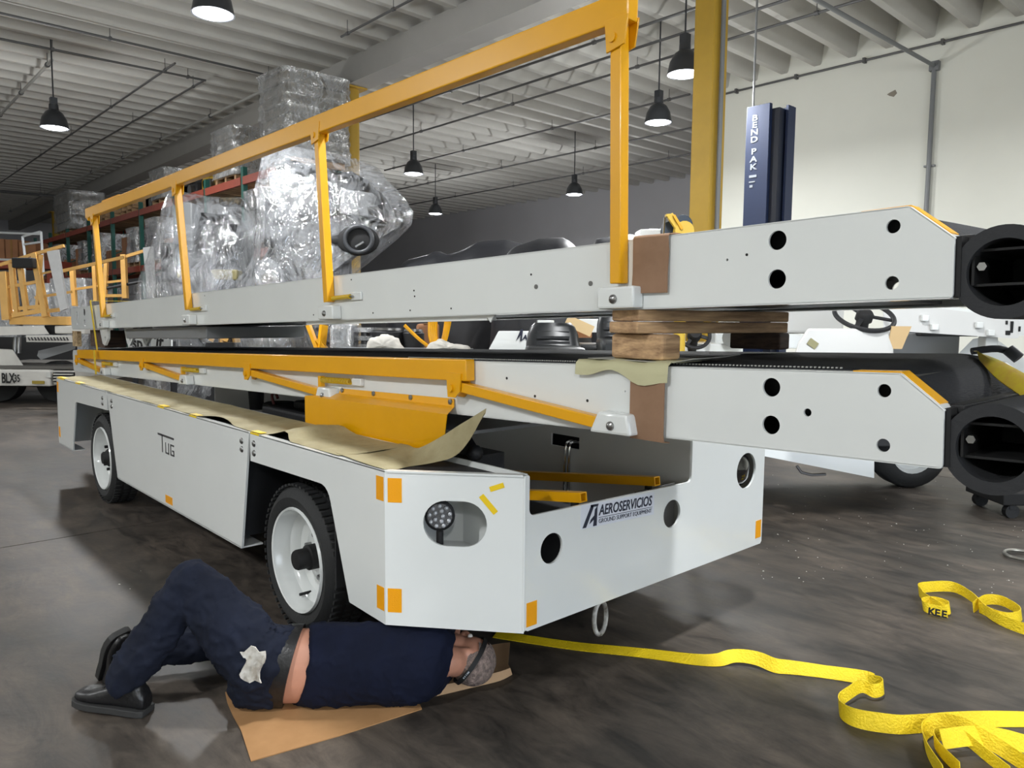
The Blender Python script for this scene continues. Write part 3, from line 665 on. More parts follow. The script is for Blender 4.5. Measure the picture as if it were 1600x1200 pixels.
# ================================================================== CONVEYOR BOOMS
BL, BH, BW = 8.79, .235, .90
def boom(label, zb, slope, upper):
    th = math.atan(slope)
    B = thing('conveyor_boom', label, 'conveyor', (1.816, .45, zb), (0, -th, 0), group='stacked conveyor booms')
    lw = lambda x, y, z: WM(B).inverted() @ Vector((x, y, z))
    K = dict(local=True)
    poly = rpoly([(-BL, 0), (0, 0), (0, .147), (-.105, BH), (-BL, BH)], [.06, .012, .006, .012, .06])
    holes = [circ(-.458, .183, .0275), circ(-.458, .073, .0275), circ(-.142, .188, .0175, 18), circ(-.142, .045, .0175, 18)]
    if upper: holes += [rpoly([(-8.56, .05), (-8.48, .05), (-8.48, .19), (-8.56, .19)], .03, 3), rpoly([(-8.26, .14), (-8.18, .14), (-8.18, .21), (-8.26, .21)], .03, 3), rpoly([(-8.26, .03), (-8.18, .03), (-8.18, .10), (-8.26, .10)], .03, 3), circ(-.62, .14, .004, 8)]
    else: holes += [circ(-.348, .117, .0115, 14), circ(-1.0, .145, .003, 8)]
    for yy in (0, BW):
        s_ = M().plate(poly, holes, (0, yy, 0), (1, 0, 0), (0, 0, 1), (0, 1, 0), .008).done('side_plate', white, B, smooth=20, **K)
        dy = 1 if yy == 0 else -1
        # rounded top and bottom flange of the channel
        fl = M(); y0, y1 = (yy, yy+.07*dy)
        fl.box(-BL+.05, -.105, min(y0, y1), max(y0, y1), BH-.006, BH); fl.box(-BL+.05, -.004, min(y0, y1), max(y0, y1), 0, .006)
        fl.bar((-.105, (y0+y1)/2, BH-.003), (0, (y0+y1)/2, .147-.003), .07, .006)
        fl.done('flange', white, s_, bevel=.0025, **K)
    # bed, under tray, nose bar
    M().box(-BL+.1, -.12, .07, BW-.07, .10, BH-.012).done('slider_bed', darkmetal, B, **K)
    M().box(-BL+.3, -.3, .05, BW-.05, .012, .022).done('under_tray', grey_metal, B, **K)
    M().box(-.012, .012, .012, BW-.012, .004, .15).done('nose_plate', BLK, B, **K)
    M().bar((.01, .06, .146), (.01, BW, .146), .035, .022).done('nose_bar', black, B, bevel=.004, **K)
    # belt: top run, over the nose, crowned a little to the far side
    prof = [(-BL+.12, .0)]+[(x, 0) for x in (-7, -5, -3, -2, -1, -.6, -.35)]+[(-.22, .001)]
    R_ = .16
    prof += [(-.22+R_*math.sin(a)*1.15, R_*(math.cos(a)-1)) for a in [PI/2*.82*i/9 for i in range(1, 10)]]
    rows = []
    for j in range(9):
        y = lerp(.075, BW-.06, j/8); zc = BH + lerp(.004, .026, (j/8)**.8)
        rows.append([Vector((x, y, zc+z)) for x, z in prof])
    bl = M().sheet(rows, .009).done('belt', belt_m, B, smooth=60, **K)
    # saw-tooth belt edge near the camera end (fine fray)
    fr = M()
    for i in range(170):
        x = -2.4+i*.0125
        fr.obox((x, .073, BH+.006), (.005, .006, .004))
    o = fr.done('frayed_edge', mat('frayed_thread', (170, 170, 165), .9), bl, smooth=0, **K); o['kind'] = 'stuff'
    # rubber bumper tube with the dark bracket inside
    bc = (.102, .058); Rb = .110
    bu = M().pipe((bc[0], .015, bc[1]), (bc[0], BW, bc[1]), Rb, .079, 44).done('bumper_tube', foam, B, **K)
    ib = M(); ib.box(.03, .036, .03, BW-.1, .03, .115); ib.box(.03, .16, .045, BW-.1, .028, .034); ib.box(.03, .16, .045, BW-.1, .111, .117); ib.done('bumper_bracket', BLK, bu, **K)
    M().cyl((.05, .06, .075), (.05, .035, .075), .011, n=6).done('bracket_bolt', steel, bu, **K)
    M().box(.0, .1, .35, .4, -.04, .14).done('bumper_hanger', BLK, bu, **K)
    # yellow edge strip at the nose
    ys = M(); ys.sheet([[Vector((-.23, y, BH+.003)), Vector((-.107, y, BH+.004)), Vector((-.012, y, .161))] for y in (.015, .07)], .004)
    ys.done('edge_strip', yellow, B, smooth=0, **K)
    # ------------- brackets of the folding rail, at four places
    wl = lambda x, z, y=.42: lw(x, y, z)
    if upper:
        posts = [((.795, 1.665), (.775, 2.50)), ((-1.19, 1.619), (-1.276, 2.529)), ((-3.28, 1.58), (-3.444, 2.494)), ((-5.574, 1.509), (-5.752, 2.471))]
        for k, (a, c) in enumerate(posts):
            p0 = Vector((a[0], .425, a[1])); p1 = Vector((c[0], .425, c[1]+.02))
            ps = M().bar(p0-Vector((0, 0, 0)), p1, .045, .045, up=(0, 1, 0)).done('post', yellow, B, bevel=.004)
            cl_ = M()
            for yy in (.398, .452): cl_.plate([(-.04, .03), (.06, .03), (.045, -.06), (-.03, -.075)], [], (c[0], yy-.004, c[1]), (1, 0, 0), (0, 0, 1), (0, 1, 0), .007)
            cl_.done('clevis', yellow, ps, bevel=.001)
            M().cyl((c[0]-.005, .388, c[1]-.03), (c[0]-.005, .462, c[1]-.03), .016, n=12).done('clevis_pin', yellow, ps)
            br = M(); zl = WM(B) @ Vector(lw(a[0], .45, a[1]))
            bb = lw(a[0], .45, a[1])
            br.box(bb.x-.075, bb.x+.085, -.055, 0, .004, .078)
            bk = br.done('post_bracket', white, B, bevel=.008, **K)
            M().lathe([(.016, 0), (.015, .006), (.009, .011), (.001, .013)], (bb.x, -.055, .036), (0, -1, 0), 14).done('bolt', steel, bk, **K)
            if k:
                sr = M().cyl((bb.x+.03, -.02, .115), (bb.x+.21, -.02, .118), .0125, n=12).done('spring_tube', mat('olive_yellow_paint', (196, 162, 20), .4), B, **K)
                M().box(bb.x+.2, bb.x+.3, -.012, 0, .098, .14).done('spring_lug', white, sr, bevel=.004, **K)
                M().cyl((bb.x+.21, -.02, .118), (bb.x+.235, -.02, .118), .006, n=8).done('spring_hook', steel, sr, **K)
        rl = M().bar((-5.985, .425, 2.528), (.83, .425, 2.562), .055, .095).done('rail', yellow, B, bevel=.006)
        M().bar((-5.98, .425, 2.525), (-5.9, .425, 2.47), .05, .04).done('rail_gusset', yellow, B)
        M().box(-5.55, -5.0, .44, .452, 2.575, 2.61).done('rail_plate', yellow, B)
        for x, z in ((.25, .135), (-.02, .145)):
            q = lw(x, .45, 0).x
        for u, v in ((838, 448), (923, 443)):
            q = lw(*P(u, v, 'y', .45)); M().cyl((q.x, -.003, q.z), (q.x, .002, q.z), .009, n=14).done('rivet_bolt', mat('dull_rivet', (120, 120, 118), .4, .8), B, **K)
        for u, v in ((830, 429), (647, 454), (648, 463), (641, 485), (705, 482), (583, 489), (1167, 398), (320, 462), (549, 437), (490, 492)):
            q = lw(*P(u, v, 'y', .45)); M().cyl((q.x, -.0015, q.z), (q.x, .002, q.z), .0042, n=10).done('small_hole', BLK, B, **K)
        # tray under the boom, seen as a pale strip, and the hinge plates at the rear
        a_ = P(455, 505, 'y', .5); b3 = P(742, 497, 'y', .5)
        M().bar(lw(-1.55, .50, 1.505), lw(.05, .50, 1.545), .05, .022).done('tray_lip', white, B, local=True)
        M().plate([(0, 0), (.05, 0), (.025, -.03)], [], lw(.05, .47, 1.555), (1, 0, 0), (0, 0, 1), (0, 1, 0), .006).done('tray_gusset', white, B, local=True)
        for x in (-7.55, -7.15, -6.9):
            M().plate(rpoly([(-.2, .02), (.12, .02), (.10, -.10), (-.02, -.17), (-.1, -.15)], .03), [circ(0, -.1, .025, 12)], (x, .02 if x < -7.5 else .12+(x+7.2)*.3, 0), (1, 0, 0), (0, 0, 1), (0, 1, 0), .02).done('hinge_plate', white, B, **K)
        M().box(-7.0, -5.0, .06, .85, -.10, -.01).done('drive_housing', grey_metal, B, bevel=.01, **K)
    else:
        rl = M().bar((-6.53, .42, 1.117), (.008, .42, 1.325), .05, .092).done('rail', yellow, B, bevel=.006)
        M().bar((-6.2, .392, 1.15), (-5.8, .392, 1.163), .006, .045).done('rail_pad', yellow, rl)
        sts = [((-.047, 1.250), (.74, 1.181)), ((-2.168, 1.182), (-1.27, 1.128)), ((-4.313, 1.116), (-3.42, 1.062)), ((-6.532, 1.045), (-5.629, .985))]
        for k, (a, c) in enumerate(sts):
            s0 = M().bar((a[0]+.02, .418, a[1]), (c[0]+.03, .418, c[1]), .042, .042).done('strut', yellow, B, bevel=.004)
            cl_ = M()
            for yy in (.388, .438): cl_.plate([(-.07, .06), (.03, .06), (.02, -.02), (-.01, -.045), (-.06, -.045)], [], (a[0], yy, a[1]), (1, 0, 0), (0, 0, 1), (0, 1, 0), .007)
            cl_.done('clevis', yellow, s0)
            M().cyl((a[0]-.035, .378, a[1]-.005), (a[0]-.035, .45, a[1]-.005), .017, n=12).done('clevis_pin', yellow, s0)
            bb = lw(c[0]+.06, .45, c[1])
            bk = M(); x_ = bb.x
            bk.loft([[Vector((x_-.1, y, .0)), Vector((x_-.06, y, .076)), Vector((x_+.07, y, .072)), Vector((x_+.085, y, .0)), ] for y in (-.06, 0)])
            bk = bk.done('strut_bracket', white, B, bevel=.01, **K)
            M().lathe([(.016, 0), (.015, .006), (.009, .011), (.001, .013)], (x_, -.06, .03), (0, -1, 0), 14).done('bolt', steel, bk, **K)
            if k:
                # return spring: a coil between a yellow peg and a white lug
                z_ = .112; xa, xb = x_-.06, x_+.24
                pts = []
                for i in range(180): t_ = i/179; aa = 2*PI*18*t_; pts.append((lerp(xa, xb, t_), -.03+.013*math.cos(aa), z_+.013*math.sin(aa)))
                sp = M().tube(pts, .0042, 5).done('spring', mat('olive_yellow_paint', (196, 162, 20), .4), B, **K)
                M().box(xa-.025, xa+.005, -.04, -.015, z_-.07, z_+.02).done('spring_peg', yellow, sp, **K)
                M().box(xb, xb+.09, -.022, 0, z_-.02, z_+.018).done('spring_lug', white, sp, bevel=.004, **K)
        for u, v in ((792, 591), (836, 619), (918, 626)):
            q = lw(*P(u, v, 'y', .45)); M().cyl((q.x, -.0015, q.z), (q.x, .002, q.z), .0055, n=10).done('small_hole', BLK, B, **K)
        # yellow guard panel bolted to the boom and hanging over the deck
        top = [P(533, 610, 'y', .443), P(708, 628, 'y', .443)]
        r_ = [[P(533, 607, 'y', .446), P(710, 623, 'y', .446)], [P(530, 615, 'y', .44), P(710, 636, 'y', .44)], [P(477, 619, 'y', .375), P(699, 648, 'y', .375)], [P(478, 672, 'y', .395), P(694, 694, 'y', .41)], [P(482, 683, 'y', .40), P(660, 706, 'y', .415)]]
        rr_ = [[a.lerp(b2, i/8) for i in range(9)] for a, b2 in r_]
        gp = M().sheet(rr_, .003).done('guard_panel', yellow, B, smooth=0)
        for u, v in ((535, 610), (584, 615), (642, 621), (704, 628)):
            q = P(u, v, 'y', .44); M().lathe([(.013, 0), (.012, .006), (.001, .009)], q, (0, -1, 0), 10).done('bolt', steel, gp)
        # under structure seen below the boom: pale ramp plate and yellow lower guard
        M().box(*[-1.6, -.15], .50, 1.25, 1.02, 1.035).done('under_plate', grey_metal, B)
        ug = M().plate([(-.9, .0), (.63, .0), (.5, -.06), (-.9, -.06)], [], (0, .85, 1.15), (1, 0, 0), (0, .35, 1), (0, 1, 0), .005).done('under_guard', yellow, B)
    return B
upb = boom('upper white conveyor boom resting on timber blocks, its yellow handrail standing up', 1.604, .0271, True)
lob = boom('lower white conveyor boom on the chassis, its yellow handrail folded flat along the side', 1.184, .0315, False)
# ================================================================== PACKING BETWEEN THE BOOMS
def oblong(name, lab, cat, p0, p1, wd, z0, z1, mt, bev=.006, end=None):
    p0, p1 = Vector((*p0, (z0+z1)/2)), Vector((*p1, (z0+z1)/2))
    o = M().bar(p0, p1, wd, z1-z0).done(name, mt, bevel=bev); root_to_base(o); return tag(o, lab, cat, 'timber packing between the booms')
oblong('timber_plank', 'long worn timber plank directly under the upper boom, topmost of the packing', 'plank', (.80, .455), (.935, 1.22), .142, 1.539, 1.578, wood)
oblong('timber_plank', 'long worn timber plank under the topmost plank, resting on both blocks', 'plank', (.795, .45), (.93, 1.22), .148, 1.497, 1.537, wood)
yb = P(1062, 522, 'x', .94).y
oblong('timber_block', 'thick worn timber block near the camera, on paper at the edge of the lower boom', 'block', (.711, .5+(yb-.5)/2), (.94, .5+(yb-.5)/2), max(.1, yb-.5), 1.408, 1.495, wood, .012)
oblong('timber_block', 'dark timber block on the far side of the lower belt, under the plank ends', 'block', (.80, 1.16), (1.0, 1.19), .11, 1.432, 1.496, wood_d, .008)
# paper under the near block, lapping over the side of the lower boom
rows = []
for i in range(15):
    x = lerp(.60, 1.0, i/14); r = []
    dr = .028 + .03*max(0, (x-.78)/.2) + .012*math.sin(x*23); dr = max(.012, dr)
    for y, z in ((.62, 1.404), (.52, 1.404), (.446, 1.400), (.431, 1.388), (.428, 1.385-dr*.5), (.427, 1.385-dr)):
        r.append(Vector((x, y + .003*math.sin(x*40), z + .0315*(x-.8)*.5 + (.004*math.sin(x*31+y*20) if y < .6 else 0))))
    rows.append(r)
tag(root_to_base(M().sheet(rows, .0012).done('padding_paper', mat('greenish_paper', (186, 182, 146), .75, bump=.2, bscale=18), smooth=60)), 'crumpled greenish paper under the near timber block, lapping over the lower boom side', 'paper')
rows = [[Vector((x, y, 1.404+.012*max(0, (y-.6)/.2)**2*(1 if x > .9 else .3) + (.02*max(0, (x-.98)/.1)))) for y in (.47, .55, .65, .75)] for x in (.62, .75, .9, 1.0, 1.07)]
tag(root_to_base(M().sheet(rows, .0012).done('padding_paper', mat('grey_padding_paper', (180, 180, 172), .7), smooth=60)), 'grey white paper sheet lying flat under the near timber block on the belt', 'paper')
def pad(lab, x0, x1, z0, z1, lip):
    rows = []
    for x in (x0, (x0+x1)/2, x1):
        rows.append([Vector((x, .437+.003*math.sin(z*60+x*9), z)) for z in (z0, lerp(z0, z1, .35), lerp(z0, z1, .7), z1-.006)] + [Vector((x, .442, z1+.004)), Vector((x, .47, z1+.008)), Vector((x, .47+lip, z1+.009))])
    tag(root_to_base(M().sheet(rows, .004).done('cardboard_pad', card_m, smooth=60)), lab, 'cardboard')
pad('brown cardboard pad hooked over the upper boom beside the yellow post', .842, .985, 1.632, 1.818, .08)
# lower pad wraps the side only, tucked up under the paper
rows = [[Vector((x, .4355, z)) for z in (1.166+.0315*(x-.9), 1.25, 1.345)] + [] for x in (.848, .915, .988)]
rows = [[Vector((x, .47, 1.142)), Vector((x, .44, 1.146))] + r for x, r in zip((.848, .915, .988), rows)]
tag(root_to_base(M().sheet(rows, .004).done('cardboard_pad', card_m, smooth=60)), 'brown cardboard pad on the side of the lower boom, below the greenish paper', 'cardboard')
# rear lashing and packing
x = -6.26
t = thing('lashing_strap', 'thin yellow lashing strap tied round both booms near their rear ends', 'strap', (x, .43, .95))
a0, a1 = P(141, 470, 'y', .43), P(152, 547, 'y', .43)
sm = mat('thin_yellow_strap', (206, 176, 30), .6)
M().bar(a0, a1, .004, .045, up=(1, 0, 0)).done('strap_band', sm, t)
M().bar(P(147, 547, 'y', .36), P(150, 585, 'y', .36), .004, .05, up=(1, 0, 0)).done('strap_band', sm, t)
M().bar(a0, a0+Vector((0, .95, .01)), .05, .004).done('strap_band', sm, t)
oblong('rear_packing_block', 'brown timber packing between the booms near the rear strap', 'block', (-6.5, .62), (-5.95, .62), .2, 1.2, 1.37, wood_d)
q = P(123, 528, 'y', .5)
o = M().box(q.x-.1, q.x+.12, .46, .50, q.z-.09, q.z+.075).done('speckled_tag', mat('speckled_board', (196, 172, 132), .8, rgb2=(120, 96, 66), vscale=30)); tag(root_to_base(o), 'small speckled brown board below the rear end of the upper boom', 'board')

# yellow strap bundle on the far front corner of the lower boom
t = thing('lashing_strap', 'wide yellow strap lying over the nose of the lower boom at the right edge', 'strap', (1.8, 1.25, 1.4))
A = [P(1527, 553, 'y', 1.2), P(1545, 548, 'y', 1.15), P(1575, 575, 'y', 1.02), P(1600, 600, 'y', .98), P(1640, 640, 'y', .96)]
Bq = [P(1519, 546, 'y', 1.3), P(1600, 570, 'y', 1.2), P(1640, 600, 'y', 1.1)]
r1 = smoothpath([P(1522, 548, 'y', 1.28), P(1560, 562, 'y', 1.2), P(1600, 583, 'y', 1.12), P(1650, 610, 'y', 1.05)], 4)
r2 = smoothpath([P(1530, 562, 'y', 1.16), P(1556, 590, 'y', 1.05), P(1592, 616, 'y', .98), P(1640, 650, 'y', .92)], 4)
old_strap = mat('old_yellow_webbing', (206, 190, 40), .6, rgb2=(196, 160, 60), vscale=9, stretch=(3, 1, 1))
M().sheet([r1, [a.lerp(c, .5)+Vector((0, 0, .015)) for a, c in zip(r1, r2)], r2], .003).done('strap_band', old_strap, t)
M().tube(smoothpath([P(1518, 549, 'y', 1.3), P(1560, 545, 'y', 1.35), P(1590, 556, 'y', 1.38)], 4), .012, 8).done('ratchet_bar', BLK, t)
M().cyl(P(1575, 546, 'y', 1.36), P(1592, 560, 'y', 1.36), .02, n=12).done('ratchet_roller', darkmetal, t)

# ================================================================== FLOOR ITEMS
def ribbon(pts, tilts, wd, th=.003, z0=.002, k=5):
    """webbing: lower edge follows pts, width leans by tilt (0 flat on the floor, 90 on edge), away from the viewer"""
    pts = smoothpath(pts, k); tl = []
    for i in range(len(tilts)-1):
        for j in range(k): tl.append(lerp(tilts[i], tilts[i+1], j/k))
    tl.append(tilts[-1])
    a, c = [], []
    for i, p in enumerate(pts):
        d = (pts[min(i+1, len(pts)-1)]-pts[max(i-1, 0)]); d.z = 0; d.normalize(); s = Vector((-d.y, d.x, 0))
        if s.dot(Vector((-.74, .67, 0))) < 0 and not getattr(ribbon, 'keep', False): s = -s
        t_ = math.radians(tl[i]); wv = s*math.cos(t_) + Vector((0, 0, 1))*math.sin(t_)
        a.append(p+Vector((0, 0, z0))); c.append(p+Vector((0, 0, z0))+wv*wd)
    return a, c
F = lambda u, v, z=0: P(u, v, 'z', z)
t = thing('ratchet_strap', 'long yellow webbing strap trailing over the floor from under the front corner', 'strap', F(1300, 1070))
ribbon.keep = False
def band(pts, tilts, wd, parent, nm='webbing'):
    a, c = ribbon(pts, tilts, wd)
    mid = [p.lerp(q, .5) for p, q in zip(a, c)]
    return M().sheet([a, mid, c], .003).done(nm, strap_m, parent, smooth=60)
band([F(770, 997), F(800, 1002), F(900, 1017), F(1000, 1028), F(1085, 1040), F(1125, 1042), F(1150, 1036, .01), F(1180, 1040, .01), F(1210, 1052), F(1240, 1055), F(1290, 1061), F(1345, 1070), F(1356, 1074)],
     [8, 8, 10, 15, 25, 35, 40, 50, 60, 45, 35, 45, 60], .062, t)
# loop with the printed end, then back in a bow and off to the right
lp = [F(1357, 1075), F(1376, 1078, .01), F(1380, 1086, .015), F(1366, 1091, .012), F(1347, 1083, .02), F(1330, 1092, .02), F(1312, 1108), F(1316, 1126), F(1345, 1140), F(1400, 1148), F(1440, 1146), F(1500, 1140), F(1560, 1137), F(1625, 1137)]
ribbon.keep = False
a, c = [], []
pp = smoothpath(lp, 5)
for i, p in enumerate(pp):
    f = i/len(pp); up_ = .05 if f < .4 else lerp(.05, .075, min(1, (f-.4)*4)); lean = Vector((-.74, .67, 0))*(.015 if f < .5 else lerp(.015, .05, (f-.5)*2))
    a.append(p+Vector((0, 0, .002))); c.append(p+Vector((0, 0, .002+up_*(1 if f < .55 else lerp(1, .45, (f-.55)/.45))))+lean)
M().sheet([a, c], .003).done('webbing', strap_m, t, smooth=60)
text('LI', .036, F(1349, 1081, .024), F(1372, 1075, .02)-F(1349, 1081, .024), (-.3, .3, .9), ink, t, bold=.001)
t = thing('ratchet_strap', 'bunched yellow webbing loops in the bottom right corner of the picture', 'strap', F(1540, 1180))
for pts, up_, ln_ in (([F(1478, 1230), F(1452, 1190), F(1446, 1160), F(1470, 1146, .02), F(1510, 1152, .04), F(1550, 1175, .02), F(1590, 1200), F(1640, 1235)], .06, .03),
                  ([F(1500, 1215), F(1466, 1180, .0), F(1462, 1160, .02), F(1500, 1160, .03), F(1540, 1190, .0), F(1580, 1222)], .05, .01),
                  ([F(1475, 1172, .03), F(1530, 1166, .03), F(1580, 1172, .02), F(1640, 1190)], .055, .04)):
    pp = smoothpath(pts, 5)
    M().sheet([[p+Vector((0, 0, .002)) for p in pp], [p+Vector((-.74*ln_, .67*ln_, up_)) for p in pp]], .003).done('webbing', strap_m, t, smooth=60)
t = thing('ratchet_strap', 'yellow webbing strap with black printed letters lying apart at the right', 'strap', F(1530, 960))
pp = smoothpath([F(1481, 966), F(1462, 961), F(1446, 957), F(1443, 950), F(1462, 948, .01), F(1484, 955, .01), F(1482, 961, .008), F(1462, 952, .012), F(1444, 940), F(1436, 930), F(1450, 926), F(1490, 926), F(1520, 942), F(1545, 966, .005), F(1580, 985), F(1640, 1005)], 5)
M().sheet([[p+Vector((0, 0, .002)) for p in pp], [p+Vector((-.74*.02, .67*.02, .058 if i > 40 else .05)) for i, p in enumerate(pp)]], .003).done('webbing', strap_m, t, smooth=60)
pp = smoothpath([F(1521, 958), F(1540, 946), F(1565, 947), F(1590, 960), F(1597, 970), F(1580, 975), F(1555, 970, .0), F(1530, 958)], 5)
M().sheet([[p+Vector((0, 0, .002)) for p in pp], [p+Vector((-.74*.015, .67*.015, .055)) for p in pp]], .003).done('webbing', strap_m, t, smooth=60)
for k, ch in enumerate('KEE'):
    q = F(1447+k*10.4, 957.5+k*2.3, .012); text(ch, .05, q+Vector((.012, -.012, 0)), F(1490, 958)-F(1449, 950), (-.2, .2, .9), BLK, t, bold=.002)
# cardboard sheet under the person, paper under the head
o = M().plate([(-.524, -.437), (-.44, -.462), (-.33, -.485), (-.2, -.505), (.011, -.559), (.072, -.25), (.118, .09), (.06, .116), (-.25, .25), (-.45, -.1)], [], (0, 0, .001), (1, 0, 0), (0, 1, 0), (0, 0, 1), .004).done('cardboard_sheet', card_f)
tag(root_to_base(o), 'flattened brown cardboard sheet on the floor under the lying person', 'cardboard')
rows = []
E0 = [F(598, 1105), F(640, 1097), F(690, 1086), (F(740, 1074)), F(780, 1064), F(800, 1054)]
E1 = [F(598, 1099, .012), F(640, 1088, .02), F(690, 1072, .028), F(740, 1060, .03), F(780, 1050, .035), F(797, 1044, .03)]
E2 = [F(600, 1080, .006), F(640, 1070, .006), F(690, 1058, .006), F(740, 1045, .006), F(775, 1042, .008), F(794, 1038, .02)]
E3 = [F(610, 1040, .006), F(650, 1030, .006), F(700, 1020, .006), F(745, 1012, .006), F(780, 1006, .006), F(797, 1004, .03)]
rows = [smoothpath(e, 4) for e in (E0, E1, E2, E3)]
tag(root_to_base(M().sheet(rows, .0015).done('wrapping_paper', paper_b, smooth=60)), 'brown wrapping paper with a curled edge under the head of the lying person', 'paper')
# small debris
rng = random.Random(3); db = M()
for i in range(110):
    u, v = rng.uniform(1180, 1600), rng.uniform(740, 930)
    if i > 104: u, v = rng.uniform(0, 420), rng.uniform(800, 1000)
    p = F(u, v); s = rng.uniform(.002, .006)
    db.obox(p+Vector((0, 0, s*.3)), (s*rng.uniform(.6, 2), s, s*.6), Matrix.Rotation(rng.uniform(0, 3), 3, 'Z'))
o = db.done('floor_debris', mat('white_crumbs', (200, 198, 190), .8), smooth=0); o['kind'] = 'stuff'; tag(o, 'scattered tiny white crumbs on the concrete floor', 'debris')
# small floor cart and hand wheel at right edge
q = F(1580, 812)
t = thing('tool_cart', 'low black wheeled tray with red and yellow odds and ends at the right edge', 'cart', q)
dx, dy = Vector((.675, .738, 0)), Vector((-.738, .675, 0)); Rv = Matrix((dx, dy, Vector((0, 0, 1)))).transposed()
M().obox(q+dx*.33+dy*.25+Vector((0, 0, .16)), (.8, .5, .10), Rv).done('tray', BLK, t, bevel=.01)
for a, c in ((.03, .06), (.6, .06), (.03, .45), (.6, .45)):
    w_ = q+dx*a+dy*c
    M().cyl(w_+dy*-.025+Vector((0, 0, .055)), w_+dy*.025+Vector((0, 0, .055)), .055, n=20).done('caster', black, t)
    M().obox(w_+Vector((0, 0, .1)), (.05, .06, .05), Rv).done('caster_fork', darkmetal, t)
M().ico(q+dx*.2+dy*.2+Vector((0, 0, .23)), .05, 2, (1.4, 1, .7)).done('red_cup', mat('red_plastic', (140, 34, 44), .4), t)
M().obox(q+dx*.36+dy*.2+Vector((0, 0, .23)), (.14, .06, .05), Rv @ Matrix.Rotation(.5, 3, 'Y')).done('yellow_handle', yellow, t)
M().obox(q+dx*.42+dy*.12+Vector((0, 0, .22)), (.1, .16, .02), Rv).done('pale_card', white, t)
q = F(1600, 872)
pts = [q+Vector((.11*math.cos(a), .11*math.sin(a), .018)) for a in [2*PI*i/28 for i in range(28)]]
o = M().tube(pts, .012, 8, loop=True).done('steel_ring', mat('worn_steel', (140, 138, 132), .35, .8)); tag(root_to_base(o), 'worn steel ring lying flat on the floor at the right edge', 'ring')

# ================================================================== PERSON
def union(tubes, vox, name, mt, parent, smooth=3, factor=.5):
    """merge closed shapes into one continuous skin"""
    mm = M()
    for f in tubes: f(mm)
    bmesh.ops.recalc_face_normals(mm.bm, faces=list(mm.bm.faces))
    me = bpy.data.meshes.new('t'); mm.bm.to_mesh(me); mm.bm.free()
    ob = bpy.data.objects.new('t', me); C.objects.link(ob)
    md = ob.modifiers.new('r', 'REMESH'); md.mode = 'VOXEL'; md.voxel_size = vox
    ms = ob.modifiers.new('s', 'SMOOTH'); ms.iterations = smooth; ms.factor = factor
    dg = bpy.context.evaluated_depsgraph_get(); out = bpy.data.meshes.new_from_object(ob.evaluated_get(dg))
    bpy.data.objects.remove(ob)
    if parent: out.transform(WM(parent).inverted())
    out.materials.clear(); out.materials.append(mt); out.name = name
    for p in out.polygons: p.use_smooth = True
    o = bpy.data.objects.new(name, out); C.objects.link(o); o.parent = parent; return o
def limb(pts, rad, n=14, k=5, flat=False):
    """round tapering limb with domed ends"""
    def f(mm):
        pp = smoothpath(pts, k); rr = []
        for i in range(len(rad)-1):
            for j in range(k): rr.append(lerp(rad[i], rad[i+1], j/k))
        rr.append(rad[-1])
        d0 = (pp[0]-pp[1]).normalized(); d1 = (pp[-1]-pp[-2]).normalized()
        P_ = [pp[0]+d0*rr[0]*.8, pp[0]+d0*rr[0]*.5]+pp+[pp[-1]+d1*rr[-1]*.5, pp[-1]+d1*rr[-1]*.8]
        R_ = [rr[0]*.45, rr[0]*.85]+rr+[rr[-1]*.85, rr[-1]*.45]
        if flat: P_, R_ = P_[:-2], R_[:-2]
        mm.tube(P_, R_, n)
    return f
def ell(c, sc, R=None): return lambda mm: mm.ico(c, 1, 3, sc, R)
skin = mat('skin', (196, 140, 116), .5, var=.12, vscale=14)
navy = mat('navy_work_cloth', (27, 32, 47), .9, rgb2=(19, 23, 35), vscale=6, bump=.35, bscale=8, spec=.2)
navy2 = mat('navy_shirt_cloth', (17, 23, 44), .9, rgb2=(12, 17, 34), vscale=5, bump=.35, bscale=6, spec=.2)
leather = mat('black_leather', (22, 22, 24), .38, bump=.15, bscale=40)
pel = F(418, 1042, .16); wai = F(452, 1040, .155); chs = F(590, 1036, .16); sho = F(668, 1036, .155); nek = F(704, 1032, .15); hed = F(731, 1027, .125)
ax = (sho-wai); ax.z = 0; ax.normalize(); side = Vector((ax.y, -ax.x, 0))        # side points to the viewer
if side.dot(Vector((CX, CY, 0))-Vector((wai.x, wai.y, 0))) < 0: side = -side
nh = pel + Vector((0, 0, .035)) + side*.02 - ax*.03; fh = pel + Vector((0, 0, -.045)) - side*.05 - ax*.03
nk = F(301, 911, .49); fk = F(352, 1000, .12); fa = F(213, 1016, .115)
heel = F(231, 1115, 0); toe = F(116, 1094, .02); fdir = (toe-heel).normalized()
na = heel + fdir*.068 + Vector((0, 0, .15))
Z = Vector((0, 0, 1))
person = thing('person', 'person in navy work clothes lying under the front corner, one knee raised', 'person', (wai.x, wai.y, 0))
def trunk(stations, shear, n=28, hem=None):
    """stations: (centre, half width towards viewer, half height)"""
    def f(mm):
        rings = []
        for i, (c, a, b2) in enumerate(stations):
            r = []
            for k in range(n):
                t_ = 2*PI*k/n; p = c + side*a*math.cos(t_) + (Z + ax*shear)*b2*math.sin(t_)
                if hem and i == 0: p += ax*hem*max(0, math.cos(t_))
                p.z = max(p.z, .008); r.append(p)
            rings.append(r)
        mm.loft(rings)
    return f
